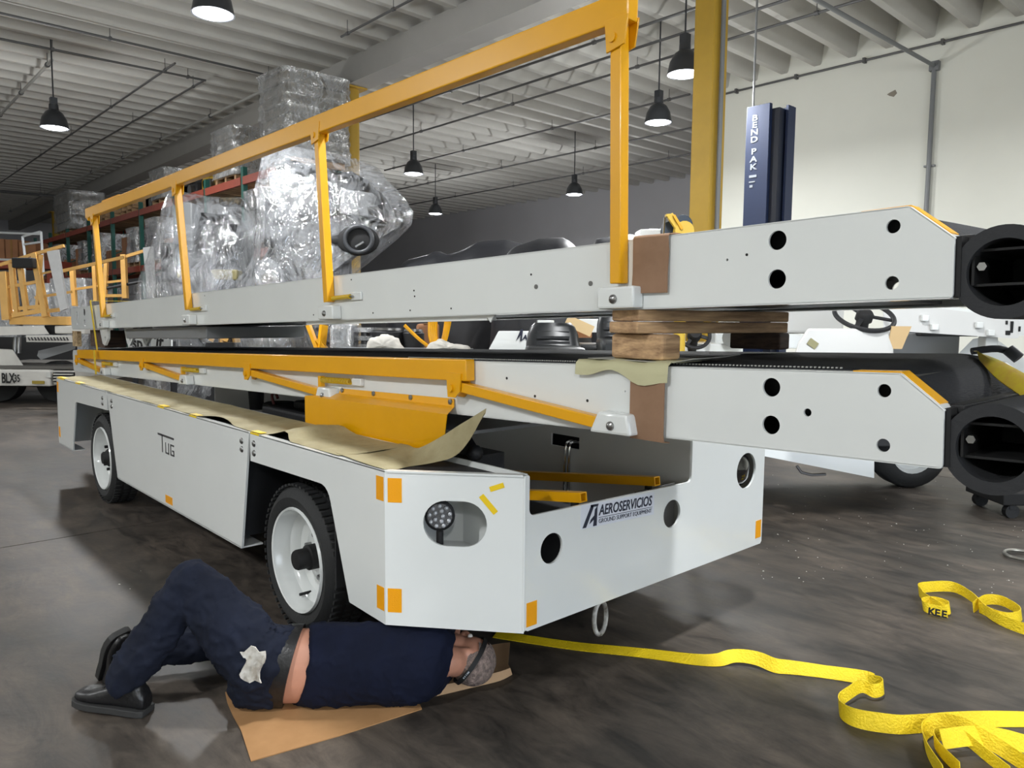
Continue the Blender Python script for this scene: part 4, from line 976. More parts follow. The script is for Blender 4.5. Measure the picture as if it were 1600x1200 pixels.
# ---- body (one continuous surface)
h_ax = Vector((ax.x*.96, ax.y*.96, -.12)).normalized()                           # neck to crown
away = Vector((-.738, .675, 0)); away = (away-h_ax*away.dot(h_ax)).normalized(); upn = h_ax.cross(away); upn = upn if upn.z > 0 else -upn
face = (away*.72+upn*.62).normalized(); ear = h_ax.cross(face).normalized()
HR = Matrix((face, ear, h_ax)).transposed()
def hp(a, b2, c): return hed + face*a + ear*b2 + h_ax*c
shL = sho + Z*.09 + side*.0; shR = sho - Z*.07 - side*.03
elL = shL - side*.24 + ax*.05 + Z*.0; haL = elL - side*.2 - ax*.02 + Z*.02
elR = shR - side*.22 + ax*.08; elR.z = .06; haR = elR - side*.2 + ax*.02; haR.z = .12
parts = [trunk([(wai-ax*.12, .105, .14), (wai-ax*.04, .115, .15), (wai+ax*.03, .112, .147), (wai.lerp(chs, .5), .118, .148), (chs, .12, .148), (sho, .105, .14), (sho+ax*.06, .07, .09)], .24),
         limb([nh, nh.lerp(nk, .5), nk], [.095, .082, .062]), limb([nk, nk.lerp(na, .35), na], [.06, .056, .04]),
         limb([fh, fh.lerp(fk, .5), fk], [.095, .082, .062]), limb([fk, fk.lerp(fa, .35), fa], [.06, .056, .04]),
         limb([sho+ax*.02, nek, hp(-.03, 0, -.05)], [.07, .06, .058]),
         ell(hp(-.01, 0, .02), (.098, .077, .09), HR), ell(hp(.03, 0, -.05), (.06, .058, .06), HR), ell(hp(.075, 0, -.085), (.025, .032, .025), HR),
         ell(hp(.098, 0, -.02), (.022, .014, .022), HR), ell(hp(.09, 0, -.058), (.012, .024, .007), HR),
         ell(hp(-.01, .078, -.018), (.019, .009, .032), HR), ell(hp(-.01, -.078, -.018), (.019, .009, .032), HR),
         limb([shL, elL], [.052, .042]), limb([elL, haL], [.042, .03]), limb([shR, elR], [.052, .042]), limb([elR, haR], [.042, .03])]
for hnd, fro in ((haL, elL), (haR, elR)):
    d = (hnd-fro).normalized(); s_ = d.cross(Z).normalized(); n_ = s_.cross(d)
    parts.append(limb([hnd, hnd+d*.085], [.03, .038]))
    for k, (o_, l_) in enumerate(((-.03, .07), (-.01, .08), (.01, .075), (.03, .06))):
        b0 = hnd+d*.085+s_*o_; parts.append(limb([b0, b0+d*l_*.5+n_*.006, b0+d*l_*.85+n_*-.02], [.0105, .0095, .0085], 8, 3))
    b0 = hnd+d*.03+s_*-.03; parts.append(limb([b0, b0+d*.03-s_*.03, b0+d*.06-s_*.03], [.013, .011, .009], 8, 3))
body = union(parts, .0075, 'body', skin, person, 3)
# eyes and hair
for sgn in (1, -1): M().ico(hp(.078, .031*sgn, .0), .0115, 2).done('eye', mat('eye_white', (220, 215, 208), .3), body)
hair = M(); bmv = []
hair.ico(hp(-.012, 0, .024), 1, 4, (.104, .082, .096), HR)
dl = [v for v in hair.bm.verts if (lambda q: (q.dot(face) > .045 and q.dot(h_ax) < .075) or q.dot(h_ax) < -.055 or (abs(q.dot(ear)) > .05 and q.dot(face) > -.01 and q.dot(h_ax) < .03))(v.co-hed)]
bmesh.ops.delete(hair.bm, geom=dl, context='VERTS')
for v in hair.bm.verts: v.co += (v.co-hed).normalized()*.003*noise.noise(v.co*90)
hair.done('hair', mat('cropped_grey_hair', (150, 132, 124), .8, rgb2=(96, 84, 80), vscale=60, bump=.6, bscale=140), body)
# goggle strap round the head
e1 = (Vector((.675, .738, 0))*.62 + Z*.78); e2 = -Vector((-.738, .675, 0)); e1 = (e1-e2*e1.dot(e2)).normalized(); e3 = e1.cross(e2)
rings = []
for i in range(40):
    a_ = 2*PI*i/40; cen = hp(-.012, 0, .012); dirn = e1*math.cos(a_)+e2*math.sin(a_)
    lp_ = HR.transposed() @ dirn; rad = 1/math.sqrt((lp_.x/.107)**2+(lp_.y/.085)**2+(lp_.z/.1)**2)*1.01
    c_ = cen+dirn*rad
    rings.append([c_+e3*.0095, c_+e3*.0095+dirn*.004, c_-e3*.0095+dirn*.004, c_-e3*.0095])
gs = M().loft(rings, loop=True).done('goggle_strap', BLK, body)
tk = M()
for a_, l_ in ((1.30, .010), (1.36, .012), (1.44, .004), (1.52, .006), (1.60, .01)):
    dirn = e1*math.cos(a_+.3)+e2*math.sin(a_+.3); lp_ = HR.transposed() @ dirn; rad = 1/math.sqrt((lp_.x/.107)**2+(lp_.y/.085)**2+(lp_.z/.1)**2)*1.01
    c_ = hp(-.012, 0, .012)+dirn*(rad+.0045); tg = (e2*math.cos(a_+.3)-e1*math.sin(a_+.3))
    tk.obox(c_, (l_*.6, .006, .0012), Matrix((tg, e3, dirn)).transposed())
tk.done('strap_print', pale, gs)
# ---- trousers, shirt
tro = [trunk([(pel-ax*.13, .07, .10), (pel-ax*.07, .115, .145), (pel, .128, .158), (wai-ax*.02, .122, .154)], .24),
       limb([nh, nh.lerp(nk, .45)+Z*.005, nk], [.13, .118, .088]), limb([nk, nk.lerp(na, .4), na, na-Z*.045], [.086, .081, .073, .072], flat=True),
       limb([fh, fh.lerp(fk, .5), fk], [.115, .105, .082]), limb([fk, fk.lerp(fa, .4), fa], [.08, .078, .072])]
trousers = union(tro, .009, 'trousers', navy, person, 4)
def wrinkle(o, amp, sc, st=(1, 1, 1)):
    W_ = WM(o)
    for v in o.data.vertices:
        p = W_ @ v.co; q = Vector((p.x*st[0], p.y*st[1], p.z*st[2]))*sc
        f = noise.noise(q)+.5*noise.noise(q*2.1); r = max(0, 1-abs(noise.noise(q*.8+Vector((5, 5, 5))))*3)**2; r2 = max(0, 1-abs(noise.noise(q*1.3+Vector((9, 2, 7))))*3)**2
        v.co += v.normal*amp*max(-.1, f*.6+r*1.0+r2*.7-.2)
        if (W_ @ v.co).z < .006: v.co.z += .006-(W_ @ v.co).z
wrinkle(trousers, .012, 7, (.7, .7, 1)); wrinkle(trousers, .006, 17)
shirt_u = [trunk([(wai+ax*.045, .128, .158), (wai+ax*.12, .135, .162), (wai.lerp(chs, .6), .136, .162), (chs, .136, .162), (sho-ax*.03, .128, .158), (sho+ax*.03, .112, .145), (nek-ax*.005, .086, .105)], .24, hem=.055),
           limb([shL-side*.01, shL.lerp(elL, .8)], [.08, .07]), limb([shR, shR.lerp(elR, .8)], [.075, .066])]
shirt = union(shirt_u, .008, 'shirt', navy2, person, 3)
wrinkle(shirt, .011, 5.5, (1, 1, .5)); wrinkle(shirt, .004, 16)
# belt
def ring_band(c, a, b2, shear, w_, th, n=40):
    rings = []
    for k in range(n):
        t_ = 2*PI*k/n; cc = math.cos(t_); ss = math.sin(t_)
        q = lambda e, l_: (lambda v: Vector((v.x, v.y, max(v.z, .004))))(c + side*(a+e)*cc + (Z+ax*shear)*(b2+e)*ss + ax*l_)
        rings.append([q(0, -w_/2), q(th, -w_/2), q(th, w_/2), q(0, w_/2)])
    return M().loft(rings, loop=True)
ring_band(wai-ax*.012, .118, .152, .24, .062, .012).done('belt', leather, person)
# rag hanging from the pocket
rg = M(); rc_ = P(394, 1040, 'z', .17) + side*.0
q0 = pel - ax*.06 + side*.135 + Z*.0
q0 = D(395, 1040, (q0-O).dot(fw)-.035)
rows = []
for i in range(9):
    f = i/8; r = []
    for j in range(6):
        g = j/5-.5; wv = .07 if f > .35 else .085-.05*f
        p = q0 + Vector((.675, .738, 0))*(g*wv*(1 if f > .1 else 1.1) + .012*math.sin(f*6)) + Z*(.062-.125*f + .012*math.cos(g*7)*(1 if i < 2 else 0)) + side*(.012*math.sin(j*2.1+i*1.3))
        r.append(p)
    rows.append(r)
rg.sheet(rows, .004).done('rag', mat('dirty_white_rag', (214, 212, 206), .9, rgb2=(160, 152, 140), vscale=20), person, smooth=80)
# ---- shoes
def shoe(o, fwd, up, nm='shoe'):
    fwd = fwd.normalized(); up = (up-fwd*up.dot(fwd)).normalized(); lat = up.cross(fwd); R_ = Matrix((fwd, lat, up)).transposed()
    tf = lambda p: o + R_ @ Vector(p)
    st_ = [(.0, .030, .075), (.02, .039, .105), (.07, .043, .125), (.12, .044, .115), (.17, .049, .09), (.22, .053, .072), (.265, .050, .064), (.295, .038, .055), (.31, .02, .042)]
    def upper(mm):
        rings = []
        for x_, w_, h_ in st_:
            r = []
            for k in range(18):
                t_ = 2*PI*k/18; c_, s_ = math.cos(t_), math.sin(t_)
                yy = w_*math.copysign(abs(c_)**.75, c_); zz = .02+(h_-.02)*(.5+.5*math.copysign(abs(s_)**.7, s_))
                r.append(tf((x_, yy, zz)))
            rings.append(r)
        mm.loft(rings)
    s0 = union([upper, limb([tf((.06, 0, .07)), tf((.068, 0, .14))], [.042, .046])], .0065, nm, leather, person, 3)
    ol = [(x_-.004 if x_ < .1 else x_+.006, (w_+.006)) for x_, w_, h_ in st_]
    poly = [(a, c) for a, c in ol]+[(a, -c) for a, c in ol[::-1]]
    M().plate(poly, [], tf((0, 0, 0)), fwd, lat, up, .026).done('sole', mat('grey_black_sole', (44, 44, 44), .7), s0, bevel=.003)
    for k in range(4):
        x_ = .12+.027*k; h_ = .118-.014*k
        M().bar(tf((x_, -.022, h_-.004)), tf((x_+.008, .022, h_-.004)), .006, .005, up=up).done('lace', mat('dark_lace', (60, 60, 62), .6), s0)
    return s0
shoe(heel, toe-heel, Z)
shoe(F(163, 1050, .02), (P(194, 980, 'z', .28)-P(170, 1050, 'z', .02)), (fk-fa)+Vector((.1, -.25, 0)))
# ================================================================== BACKGROUND
film_m = film('stretch_film', lo=.03, hi=.3)
film_w = film('white_stretch_film', (190, 192, 194), .08, .5, 3, .15, .6, gloss=.25)
tarp = mat('black_plastic_cover', (26, 27, 32), .5, bump=.5, bscale=4)
RV = Vector((.675, .738, 0)); FV = Vector((-.738, .675, 0)); VB = Matrix((RV, FV, Vector((0, 0, 1)))).transposed()   # a frame square to the view
def pillow(outline, dep, thick, amp=.05, n=130, freq=3.0, seed=0):
    """rounded lump whose front outline passes through the given directions at a distance dep"""
    pts = [D(u, v, dep) for u, v in outline]; N = len(pts)
    cum = [0]
    for i in range(N): cum.append(cum[-1]+(pts[(i+1) % N]-pts[i]).length)
    ol = []
    for k in range(n):
        s_ = cum[-1]*k/n; i = max(j for j in range(N) if cum[j] <= s_); f = (s_-cum[i])/max(1e-6, cum[i+1]-cum[i]); ol.append(pts[i].lerp(pts[(i+1) % N], f))
    c = sum(ol, Vector())/n; rings = []
    prof = [(-1, .03), (-.98, .25), (-.93, .45), (-.82, .65), (-.65, .82), (-.45, .93), (-.2, .99), (0, 1), (.2, .99), (.45, .93), (.65, .82), (.82, .65), (.93, .45), (.98, .25), (1, .03)]
    for d_, s_ in prof: rings.append([c+(p-c)*s_+FV*d_*thick for p in ol])
    mm = M(); mm.loft(rings)
    for v in mm.bm.verts:
        v.co.z = max(v.co.z, .02+.01*noise.noise(v.co*3))
        q = v.co*freq+Vector((seed, seed, 0)); nrm = (v.co-c).normalized()
        r = 1-2*abs(noise.noise(Vector((q.x, q.y, q.z*.5)))); r2 = 1-2*abs(noise.noise(q*2.7))
        v.co += nrm*amp*(r*.6+r2*.35) - Vector((0, 0, 0))
    return mm
def scaled(ol, s_, dx=0, dy=0):
    cu = sum(p[0] for p in ol)/len(ol); cv = sum(p[1] for p in ol)/len(ol); return [(cu+(u-cu)*s_+dx, cv+(v-cv)*s_+dy) for u, v in ol]
# large wrapped machine
big = [(414, 240), (440, 230), (480, 236), (520, 245), (560, 254), (592, 268), (605, 290), (630, 312), (643, 335), (640, 352), (625, 360), (612, 372), (590, 392), (560, 412), (550, 440), (545, 520), (530, 700), (400, 720), (385, 520), (378, 440), (392, 420), (405, 390), (408, 340), (405, 290)]
dep = 9.7
t = thing('wrapped_machine', 'large machine wrapped in clear stretch film with a round black wheel showing', 'machine', F(480, 640) if False else Vector((*D(480, 400, dep).xy, 0)))
core = pillow(scaled(big, .78, 0, -6), dep, .36, .08, 70, 2.2, 4).done('machine_core', darkmetal, t)
for (u, v, a, b2, c, mt_) in ((450, 300, .35, .3, .5, grey_metal), (500, 330, .5, .3, .22, black), (560, 320, .4, .3, .3, grey_metal), (470, 390, .6, .3, .3, darkmetal), (430, 350, .15, .4, .6, darkmetal), (590, 335, .2, .3, .2, darkmetal)):
    M().obox(D(u, v, dep-.2), (a, b2, c), VB @ Matrix.Rotation(random.uniform(-.4, .4), 3, 'Y')).done('machine_block', mt_, t, bevel=.02)
pillow(big, dep, .55, .06, 150, 3.2).done('film_cover', film_m, t, smooth=50)
# opening with a black wheel
q = D(562, 376, dep-.53)
M().ico(q-RV*.02, .21, 3, (1.25, .2, .88), VB).ico(q-RV*.28+FV*.02, .1, 2, (1.3, .4, .7), VB).done('dark_opening', BLK, t)
M().tube([q-FV*.06+RV*(.165*math.cos(a))+Vector((0, 0, .155*math.sin(a)+.01)) for a in [2*PI*i/32 for i in range(32)]], .026, 10, loop=True).done('wheel_rim', mat('grey_black_rim', (58, 60, 64), .45), t)
M().bar(q-FV*.06+RV*-.04+Vector((0, 0, -.08)), q-FV*.06+RV*.06+Vector((0, 0, -.02)), .02, .02).done('wheel_spoke', grey_metal, t)
# second wrapped machine, left
sec = [(272, 300), (300, 306), (330, 310), (352, 312), (380, 312), (392, 335), (402, 355), (402, 390), (396, 440), (392, 530), (385, 700), (240, 700), (232, 540), (224, 462), (226, 440), (240, 400), (256, 352), (264, 318)]
dep = 10.4
t = thing('wrapped_machine', 'machine shrouded in clear stretch film, between the second and third handrail posts', 'machine', Vector((*D(310, 400, dep).xy, 0)))
pillow(scaled(sec, .74, 10, 6), dep, .4, .1, 70, 2.4, 2).done('machine_core', darkmetal, t)
M().obox(D(362, 316, dep-.1), (.28, .2, .1), VB).done('bare_end', mat('rusty_part', (86, 76, 58), .7, rgb2=(30, 28, 26), vscale=20), t, bevel=.02)
for (u, v, a, b2, c, mt_) in ((350, 380, .4, .2, .5, black), (300, 360, .14, .3, .7, grey_metal), (270, 410, .2, .3, .5, darkmetal), (330, 430, .8, .3, .14, mat('olive_part', (130, 122, 84), .5))):
    M().obox(D(u, v, dep-.25), (a, b2, c), VB).done('machine_block', mt_, t, bevel=.02)
pillow(sec, dep, .55, .05, 150, 3.0, 7).done('film_cover', film('thin_stretch_film', lo=.02, hi=.3, scale=2.5), t, smooth=50)
t2 = [(400, 440), (392, 455), (380, 470), (372, 520), (368, 700), (470, 700), (468, 520), (462, 470), (440, 420), (420, 405), (404, 410)]
t = thing('wrapped_bundle', 'bulging bundle of stretch film left of the foot of the large wrapped machine', 'bundle', Vector((*D(430, 460, 8.95).xy, 0)))
pillow(scaled(t2, .8), 8.95, .16, .06, 60, 3, 1).done('bundle_core', mat('pale_core', (120, 118, 112), .7, rgb2=(60, 60, 60), vscale=6), t)
pillow(t2, 8.95, .25, .05, 110, 4, 5).done('film_cover', film_m, t, smooth=50)

# ------------------------------------------------------------------ pallet rack
green = mat('rack_green', (34, 92, 82), .5); rackor = mat('rack_orange_red', (158, 74, 56), .55, var=.15)
RY = 4.2; RD = .95; RX = [-29.2, -26.8, -24.4, -21.9, -19.5, -17.1, -14.7, -12.9, -11.1, -9.4]
t = thing('pallet_rack', 'long pallet rack with green uprights and orange red beams behind the wrapped machines', 'rack', (-22, RY+.5, 0))
up0 = None
for x in RX:
    for y in (RY, RY+RD):
        M().box(x-.05, x+.05, y-.04, y+.04, 0, 4.2).done('upright', green, t)
    for k in range(5): M().bar((x, RY, .3+k*.7), (x, RY+RD, .75+k*.7), .03, .03).done('brace', green, t)
for zb in (1.3, 2.63, 3.95):
    for i in range(len(RX)-1):
        for y in (RY-.03, RY+RD): M().box(RX[i]+.05, RX[i+1]-.05, y-.025, y+.025, zb-.07, zb+.07).done('beam', rackor, t)
        M().box(RX[i]+.05, RX[i+1]-.05, RY, RY+RD, zb+.02, zb+.06).done('shelf_deck', wood, t)
def pallet(x, y, z, lab, grp=None, par=None):
    o = M()
    for k in range(5): o.box(x-.5, x+.5, y-.48+k*.21, y-.36+k*.21, z+.1, z+.12)
    for k in (-.45, 0, .45): o.box(x+k-.04, x+k+.04, y-.48, y+.48, z, z+.1)
    return o
rn = random.Random(11)
def wrapped_load(x, z, w_, h_, lab, layers=5, y=None, mt_=None, d_=.95):
    y = RY+.5 if y is None else y
    tt = thing('wrapped_pallet', lab, 'pallet load', (x, y, z), group='film wrapped loads on the rack')
    mm = M()
    for k in range(layers):
        z0 = z+.13+h_*k/layers; j = rn.uniform(-.03, .03)
        mm.box(x-w_/2+j, x+w_/2+j, y-d_/2+rn.uniform(0, .04), y+d_/2, z0, z0+h_/layers*.93)
    mm.done('stacked_sacks', mt_ or mat('pale_sacks', (168, 162, 150), .8, rgb2=(110, 104, 96), vscale=5), tt, bevel=.03)
    f = M(); n_ = 24; rings = []
    for k in range(layers*3+1):
        zz = z+.1+(h_+.05)*k/(layers*3); r = []
        for i in range(n_*4):
            a = 2*PI*i/(n_*4); c_, s_ = math.cos(a), math.sin(a); pw = .25
            px, py = math.copysign(abs(c_)**pw, c_)*(w_/2+.09), math.copysign(abs(s_)**pw, s_)*(d_/2+.09)
            k2 = 1+.05*noise.noise(Vector((px*3, py*3, zz*5)))-.03*abs(math.sin(k*PI/3))
            r.append(Vector((x+px*k2, y+py*k2, zz)))
        rings.append(r)
    f.loft(rings).done('film_wrap', film_w, tt, smooth=60)
    pallet(x, y, z, '').done('pallet', wood, tt, smooth=0)
    return tt
wrapped_load(-9.72, 4.02, .92, 1.36, 'tall film wrapped stack on top of the rack, left of the round column', 8, d_=1.1)
wrapped_load(-25.0, 4.02, 2.2, 1.12, 'film wrapped pallet load on the rack top at the far left', 4)
wrapped_load(-15.8, 4.02, .95, .62, 'low film wrapped bundle on the rack top above the first handrail post', 2)
wrapped_load(-12.0, 4.02, 1.1, .85, 'film wrapped bundle on the rack top behind the handrail, left of the tall stack', 6)
def carton(x, z, w_, h_, lab, y=None, d_=.7, mt_=None, grp=None):
    y = RY+.45 if y is None else y
    tt = thing('carton', lab, 'box', (x, y, z), group='cartons on the rack')
    M().box(x-w_/2, x+w_/2, y-d_/2, y+d_/2, z, z+h_).done('box_body', mt_ or mat('carton_board', (164, 116, 82), .8, var=.12, vscale=3), tt, bevel=.006)
    M().box(x-w_/2-.002, x+w_/2+.002, y-.03, y+.03, z+h_-.0, z+h_+.003).done('packing_tape', mat('brown_tape', (150, 110, 60), .4), tt)
    M().box(x-.003, x+.003, y-d_/2-.003, y+d_/2, z+h_*.6, z+h_+.002).done('seam', mat('dark_seam', (90, 62, 44), .8), tt)  # thin dark brown strip along the closing seam
    return tt
O1 = ['far left', 'second from the far left', 'third from the far left', 'fourth', 'fifth', 'sixth', 'seventh', 'eighth', 'ninth']
bays = [(RX[i]+RX[i+1])/2 for i in range(len(RX)-1)]
for i, bx_ in enumerate(bays):
    n_ = O1[i]
    if i in (0, 2, 4, 6):
        carton(bx_-.42, 2.70, .8, .8, 'brown carton on the middle rack level, %s bay' % n_)
        wrapped_load(bx_+.45, 2.70, .7, .8, 'film wrapped goods, middle level of the rack, %s bay' % n_, 3, mt_=mat('dark_goods', (52, 52, 54), .6, rgb2=(24, 24, 26), vscale=6))
    else:
        wrapped_load(bx_-.42, 2.70, .8, .9, 'dark goods in film, middle level of the rack, %s bay' % n_, 3, mt_=mat('dark_goods', (52, 52, 54), .6))
        carton(bx_+.45, 2.70, .7, .55, 'low brown carton on the middle rack level, %s bay' % n_)
    if i in (1, 3, 5, 7):
        carton(bx_+.2, 1.37, 1.2, .7, 'carton on the lowest beam level of the rack, %s bay' % n_, mt_=mat('pale_carton', (150, 128, 104), .8))
    else:
        wrapped_load(bx_, 1.37, 1.4, .8, 'grey goods in film, lowest level of the rack, %s bay' % n_, 3, mt_=mat('grey_goods', (120, 122, 126), .6))
    if i in (3, 4):
        tt = thing('pallet_stack', 'stack of flat empty pallets on the rack top, %s bay' % n_, 'pallets', (bx_, RY+.5, 4.02))
        for k in range(3): pallet(bx_+rn.uniform(-.05, .05), RY+.5, 4.02+k*.125, '').done('pallet', wood, tt, smooth=0)
for x, lab in ((-17.0, 'dark engine part on a pallet, rack top left of the second handrail post'), (-14.4, 'dark engine part on the rack top behind the handrail middle'), (-13.3, 'yellow and black part on the rack top near the wrapped bundle')):
    tt = thing('engine_part', lab, 'machine part', (x, RY+.45, 4.02))
    M().box(x-.4, x+.4, RY+.2, RY+.75, 4.02, 4.32).cyl((x-.2, RY+.2, 4.25), (x-.2, RY+.8, 4.25), .18, n=16).box(x+.05, x+.3, RY+.3, RY+.6, 4.32, 4.5).done('casing', darkmetal if 'yellow' not in lab else dull_yellow, tt, bevel=.02)
    M().cyl((x+.2, RY+.12, 4.15), (x+.2, RY+.3, 4.15), .12, n=16).done('pulley', steel, tt)
# the wall behind the rack, a row of stored things at floor level

# ------------------------------------------------------------------ the other belt loader at the far left
dp = 12.5
def Q(u, v, d=dp): return D(u, v, d)
base = Q(30, 632); t = thing('belt_loader', 'older white belt loader at the far left with faded yellow handrails', 'vehicle', (base.x, base.y, 0))
def slab(u0, v0, u1, v1, th, d=dp):
    a, b2 = Q(u0, v0, d), Q(u1, v1, d); c = (a+b2)/2+FV*th/2; wdt = abs((b2-a).dot(RV)); return c, (wdt, th, abs(b2.z-a.z))
wv = mat('aged_white_paint', (206, 204, 198), .45, var=.12, vscale=3)
c, s_ = slab(-120, 576, 78, 604, 2.0); bdy = M().obox(c, s_, VB).done('chassis_body', wv, t, bevel=.03)
text('BLX', .23, Q(2.5, 598, dp-.02), RV, Z, BLK, t, bold=.006, sx=.54); text('35', .17, Q(22, 596.5, dp-.02), RV, Z, BLK, t, bold=.003, sx=.6)
c, s_ = slab(50, 595, 69, 600, .01, dp-.02); M().obox(c, s_, VB).done('reflector', mat('olive_reflector', (150, 130, 50), .5), t)
c, s_ = slab(79, 578, 116, 602, 1.6, dp+.1); M().obox(c, s_, VB).done('front_bumper', wv, t, bevel=.02)
c, s_ = slab(83, 582, 112, 597, .1, dp+.0); M().obox(c, s_, VB).done('grille', BLK, t)
for k in range(3):
    c, s_ = slab(83, 584+k*4.5, 112, 586+k*4.5, .05, dp-.03); M().obox(c, s_, VB).done('grille_bar', wv, t)
c, s_ = slab(72, 582, 79, 590, .05, dp-.03); M().obox(c, s_, VB).done('marker_lamp', mat('lamp_clear', (200, 200, 196), .2), t)
hd_ = M().loft([[Q(u, v, d) for u, v in ((-40, 576), (-40, 543), (20, 546), (38, 573))] for d in (dp+.2, dp+1.6)]).done('engine_hood', wv, t, bevel=.02)
c, s_ = slab(-60, 571, 116, 577, 1.8, dp+.05); M().obox(c, s_, VB).done('deck', mat('grey_deck', (92, 90, 86), .7), t)
# its boom and hanging step plate with black chevrons
M().loft([[Q(u, v, d) for u, v in ((-120, 512), (-120, 527), (77, 522), (68, 509)) ] for d in (dp-.1, dp+.8)]).done('boom_side', wv, t)
c, s_ = slab(85, 509, 132, 522, .9); M().obox(c, s_, VB).done('boom_side', wv, t, bevel=.02)
c, s_ = slab(70, 508, 88, 523, .6, dp+.1); M().obox(c, s_, VB).done('boom_joint', darkmetal, t)
c, s_ = slab(41, 524, 118, 535, .06, dp-.3); sp_ = M().obox(c, s_, VB).done('step_plate', wv, t)
for k in range(13):
    u = 44+k*5.0; a_, b2 = Q(u, 527, dp-.32), Q(u+2.6, 532, dp-.32)
    M().bar(a_, b2, .004, .03, up=FV).done('chevron', BLK, sp_)
M().loft([[Q(u, v, d) for u, v in ((58, 556), (60, 548), (112, 536), (118, 536), (118, 545), (64, 562))] for d in (dp+.3, dp+.6)]).done('lift_arm', grey_metal, t)
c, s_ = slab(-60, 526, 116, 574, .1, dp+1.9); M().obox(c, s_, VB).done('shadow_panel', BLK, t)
for u, v0, v1 in ((24, 527, 558), (30, 527, 552)):
    M().cyl(Q(u, v0, dp+.4), Q(u-1, v1, dp+.4), .04, n=10).done('hydraulic_ram', steel, t)
for u in (-45, 6, 95):
    w_ = Q(u, 622, dp+.7); w_.z = .36
    M().cyl(w_-FV*.12, w_+FV*.12, .36, n=28).done('wheel', tyre_m, t, bevel=.02)
rails = [((6, 425), (12, 500), .12), ((-6, 500), (128, 498), 0), ((18, 412), (27, 495), .07), ((32, 420), (42, 488), .07), ((54, 396), (72, 495), .09), ((64, 398), (58, 488), .05),
         ((113, 420), (117, 478), .07), ((147, 412), (150, 470), .06), ((166, 410), (164, 465), .06), ((193, 398), (196, 466), .08),
         ((0, 414), (54, 397), .05), ((54, 397), (100, 384), .05), ((5, 450), (60, 440), .05), ((95, 424), (193, 402), .05), ((193, 402), (232, 390), .05), ((64, 428), (90, 422), .03),
         ((55, 465), (112, 456), .04), ((117, 452), (160, 446), .04), ((160, 442), (196, 438), .04), ((20, 493), (72, 484), .07), ((30, 482), (74, 478), .06), ((166, 462), (196, 462), .05), ((75, 486), (92, 484), .06)]
for a_, b2, w_ in rails:
    if w_ <= 0: continue
    dd_ = dp if a_[0] < 100 else dp+.6
    M().bar(Q(*a_, dd_), Q(*b2, dd_), w_, w_, up=FV).done('handrail', yellow_old, t)
c, s_ = slab(14, 494, 104, 508, .3); M().obox(c, s_, VB).done('kick_rail', yellow_old, t, bevel=.01)
M().obox(Q(38, 411, dp-.1), (.35, .12, .17), VB).done('control_box', BLK, t, bevel=.02)
M().tube(smoothpath([Q(160, 452, dp+.6), Q(190, 446, dp+.6), Q(222, 440, dp+.6)]), .025, 8).done('hose', darkmetal, t)
# boards leaning there
for pts, dd_, lab in (([(73, 393), (90, 390), (105, 482), (94, 486)], dp-.5, 'pale grey board leaning beside the far left handrails'), ([(223, 387), (238, 385), (240, 425), (227, 426)], 11.2, 'short pale grey board sticking up left of the film shrouded machine')):
    q = [D(u, v, dd_) for u, v in pts]; lo_ = min(p.z for p in q)
    b_m = mat('pale_grey_board', (196, 196, 196), .7, var=.1, vscale=6)
    
    for i_, j_ in (() if 'far' in lab else ((3, 0), (2, 1))):
        k_ = (q[i_].z-.01)/max(.01, q[j_].z-q[i_].z); q[i_] = q[i_]+(q[i_]-q[j_])*k_
    o = M().loft([[p+FV*f for p in q] for f in (0, .05)]).done('board', b_m); tag(root_to_base(o), lab, 'board')
# silver frame with cartons behind it
d3 = 17
t = thing('tube_frame', 'silver tubular ladder frame at the left edge before brown cartons', 'frame', Vector((*D(40, 420, d3).xy, 0)))
for a_, b2 in (((-40, 362), (64, 366)), ((64, 362), (68, 430)), ((35, 370), (40, 410)), ((35, 370), (64, 362)), ((38, 382), (66, 378)), ((-20, 405), (66, 407)), ((66, 430), (66, 600)), ((38, 410), (38, 600))):
    M().bar(D(*a_, d3), D(*b2, d3), .045, .045).done('tube', mat('silver_tube', (196, 200, 202), .35, .5), t)
for u0, u1, v0, v1, lab in ((-10, 17, 375, 405, 'leftmost of three brown cartons behind the silver tube frame'), (19, 38, 376, 405, 'brown carton second from the left behind the silver frame'), (40, 66, 380, 408, 'brown carton right end of the row behind the silver frame')):
    a_, b2 = D(u0, v1, 18.5), D(u1, v0, 18.5); c = (a_+b2)/2
    tt = thing('carton', lab, 'box', (c.x, c.y, a_.z))
    M().obox(c, (abs((b2-a_).dot(RV)), .5, b2.z-a_.z), VB).done('box_body', MATS['carton_board'], tt, bevel=.01)
    M().obox(c-FV*.253, (.05, .006, b2.z-a_.z), VB).done('packing_tape', MATS['brown_tape'], tt)
o = M().obox(D(30, 412, 18.6)+Vector((0, 0, -.04)), (2.2, .7, .2), VB).obox(D(30, 412, 18.6)+RV*-.9+Vector((0, 0, -1.2)), (.1, .6, 2.0), VB).obox(D(30, 412, 18.6)+RV*.9+Vector((0, 0, -1.2)), (.1, .6, 2.0), VB).done('storage_bench', rackor); tag(root_to_base(o), 'dull red bench holding the three cartons behind the silver frame', 'bench')
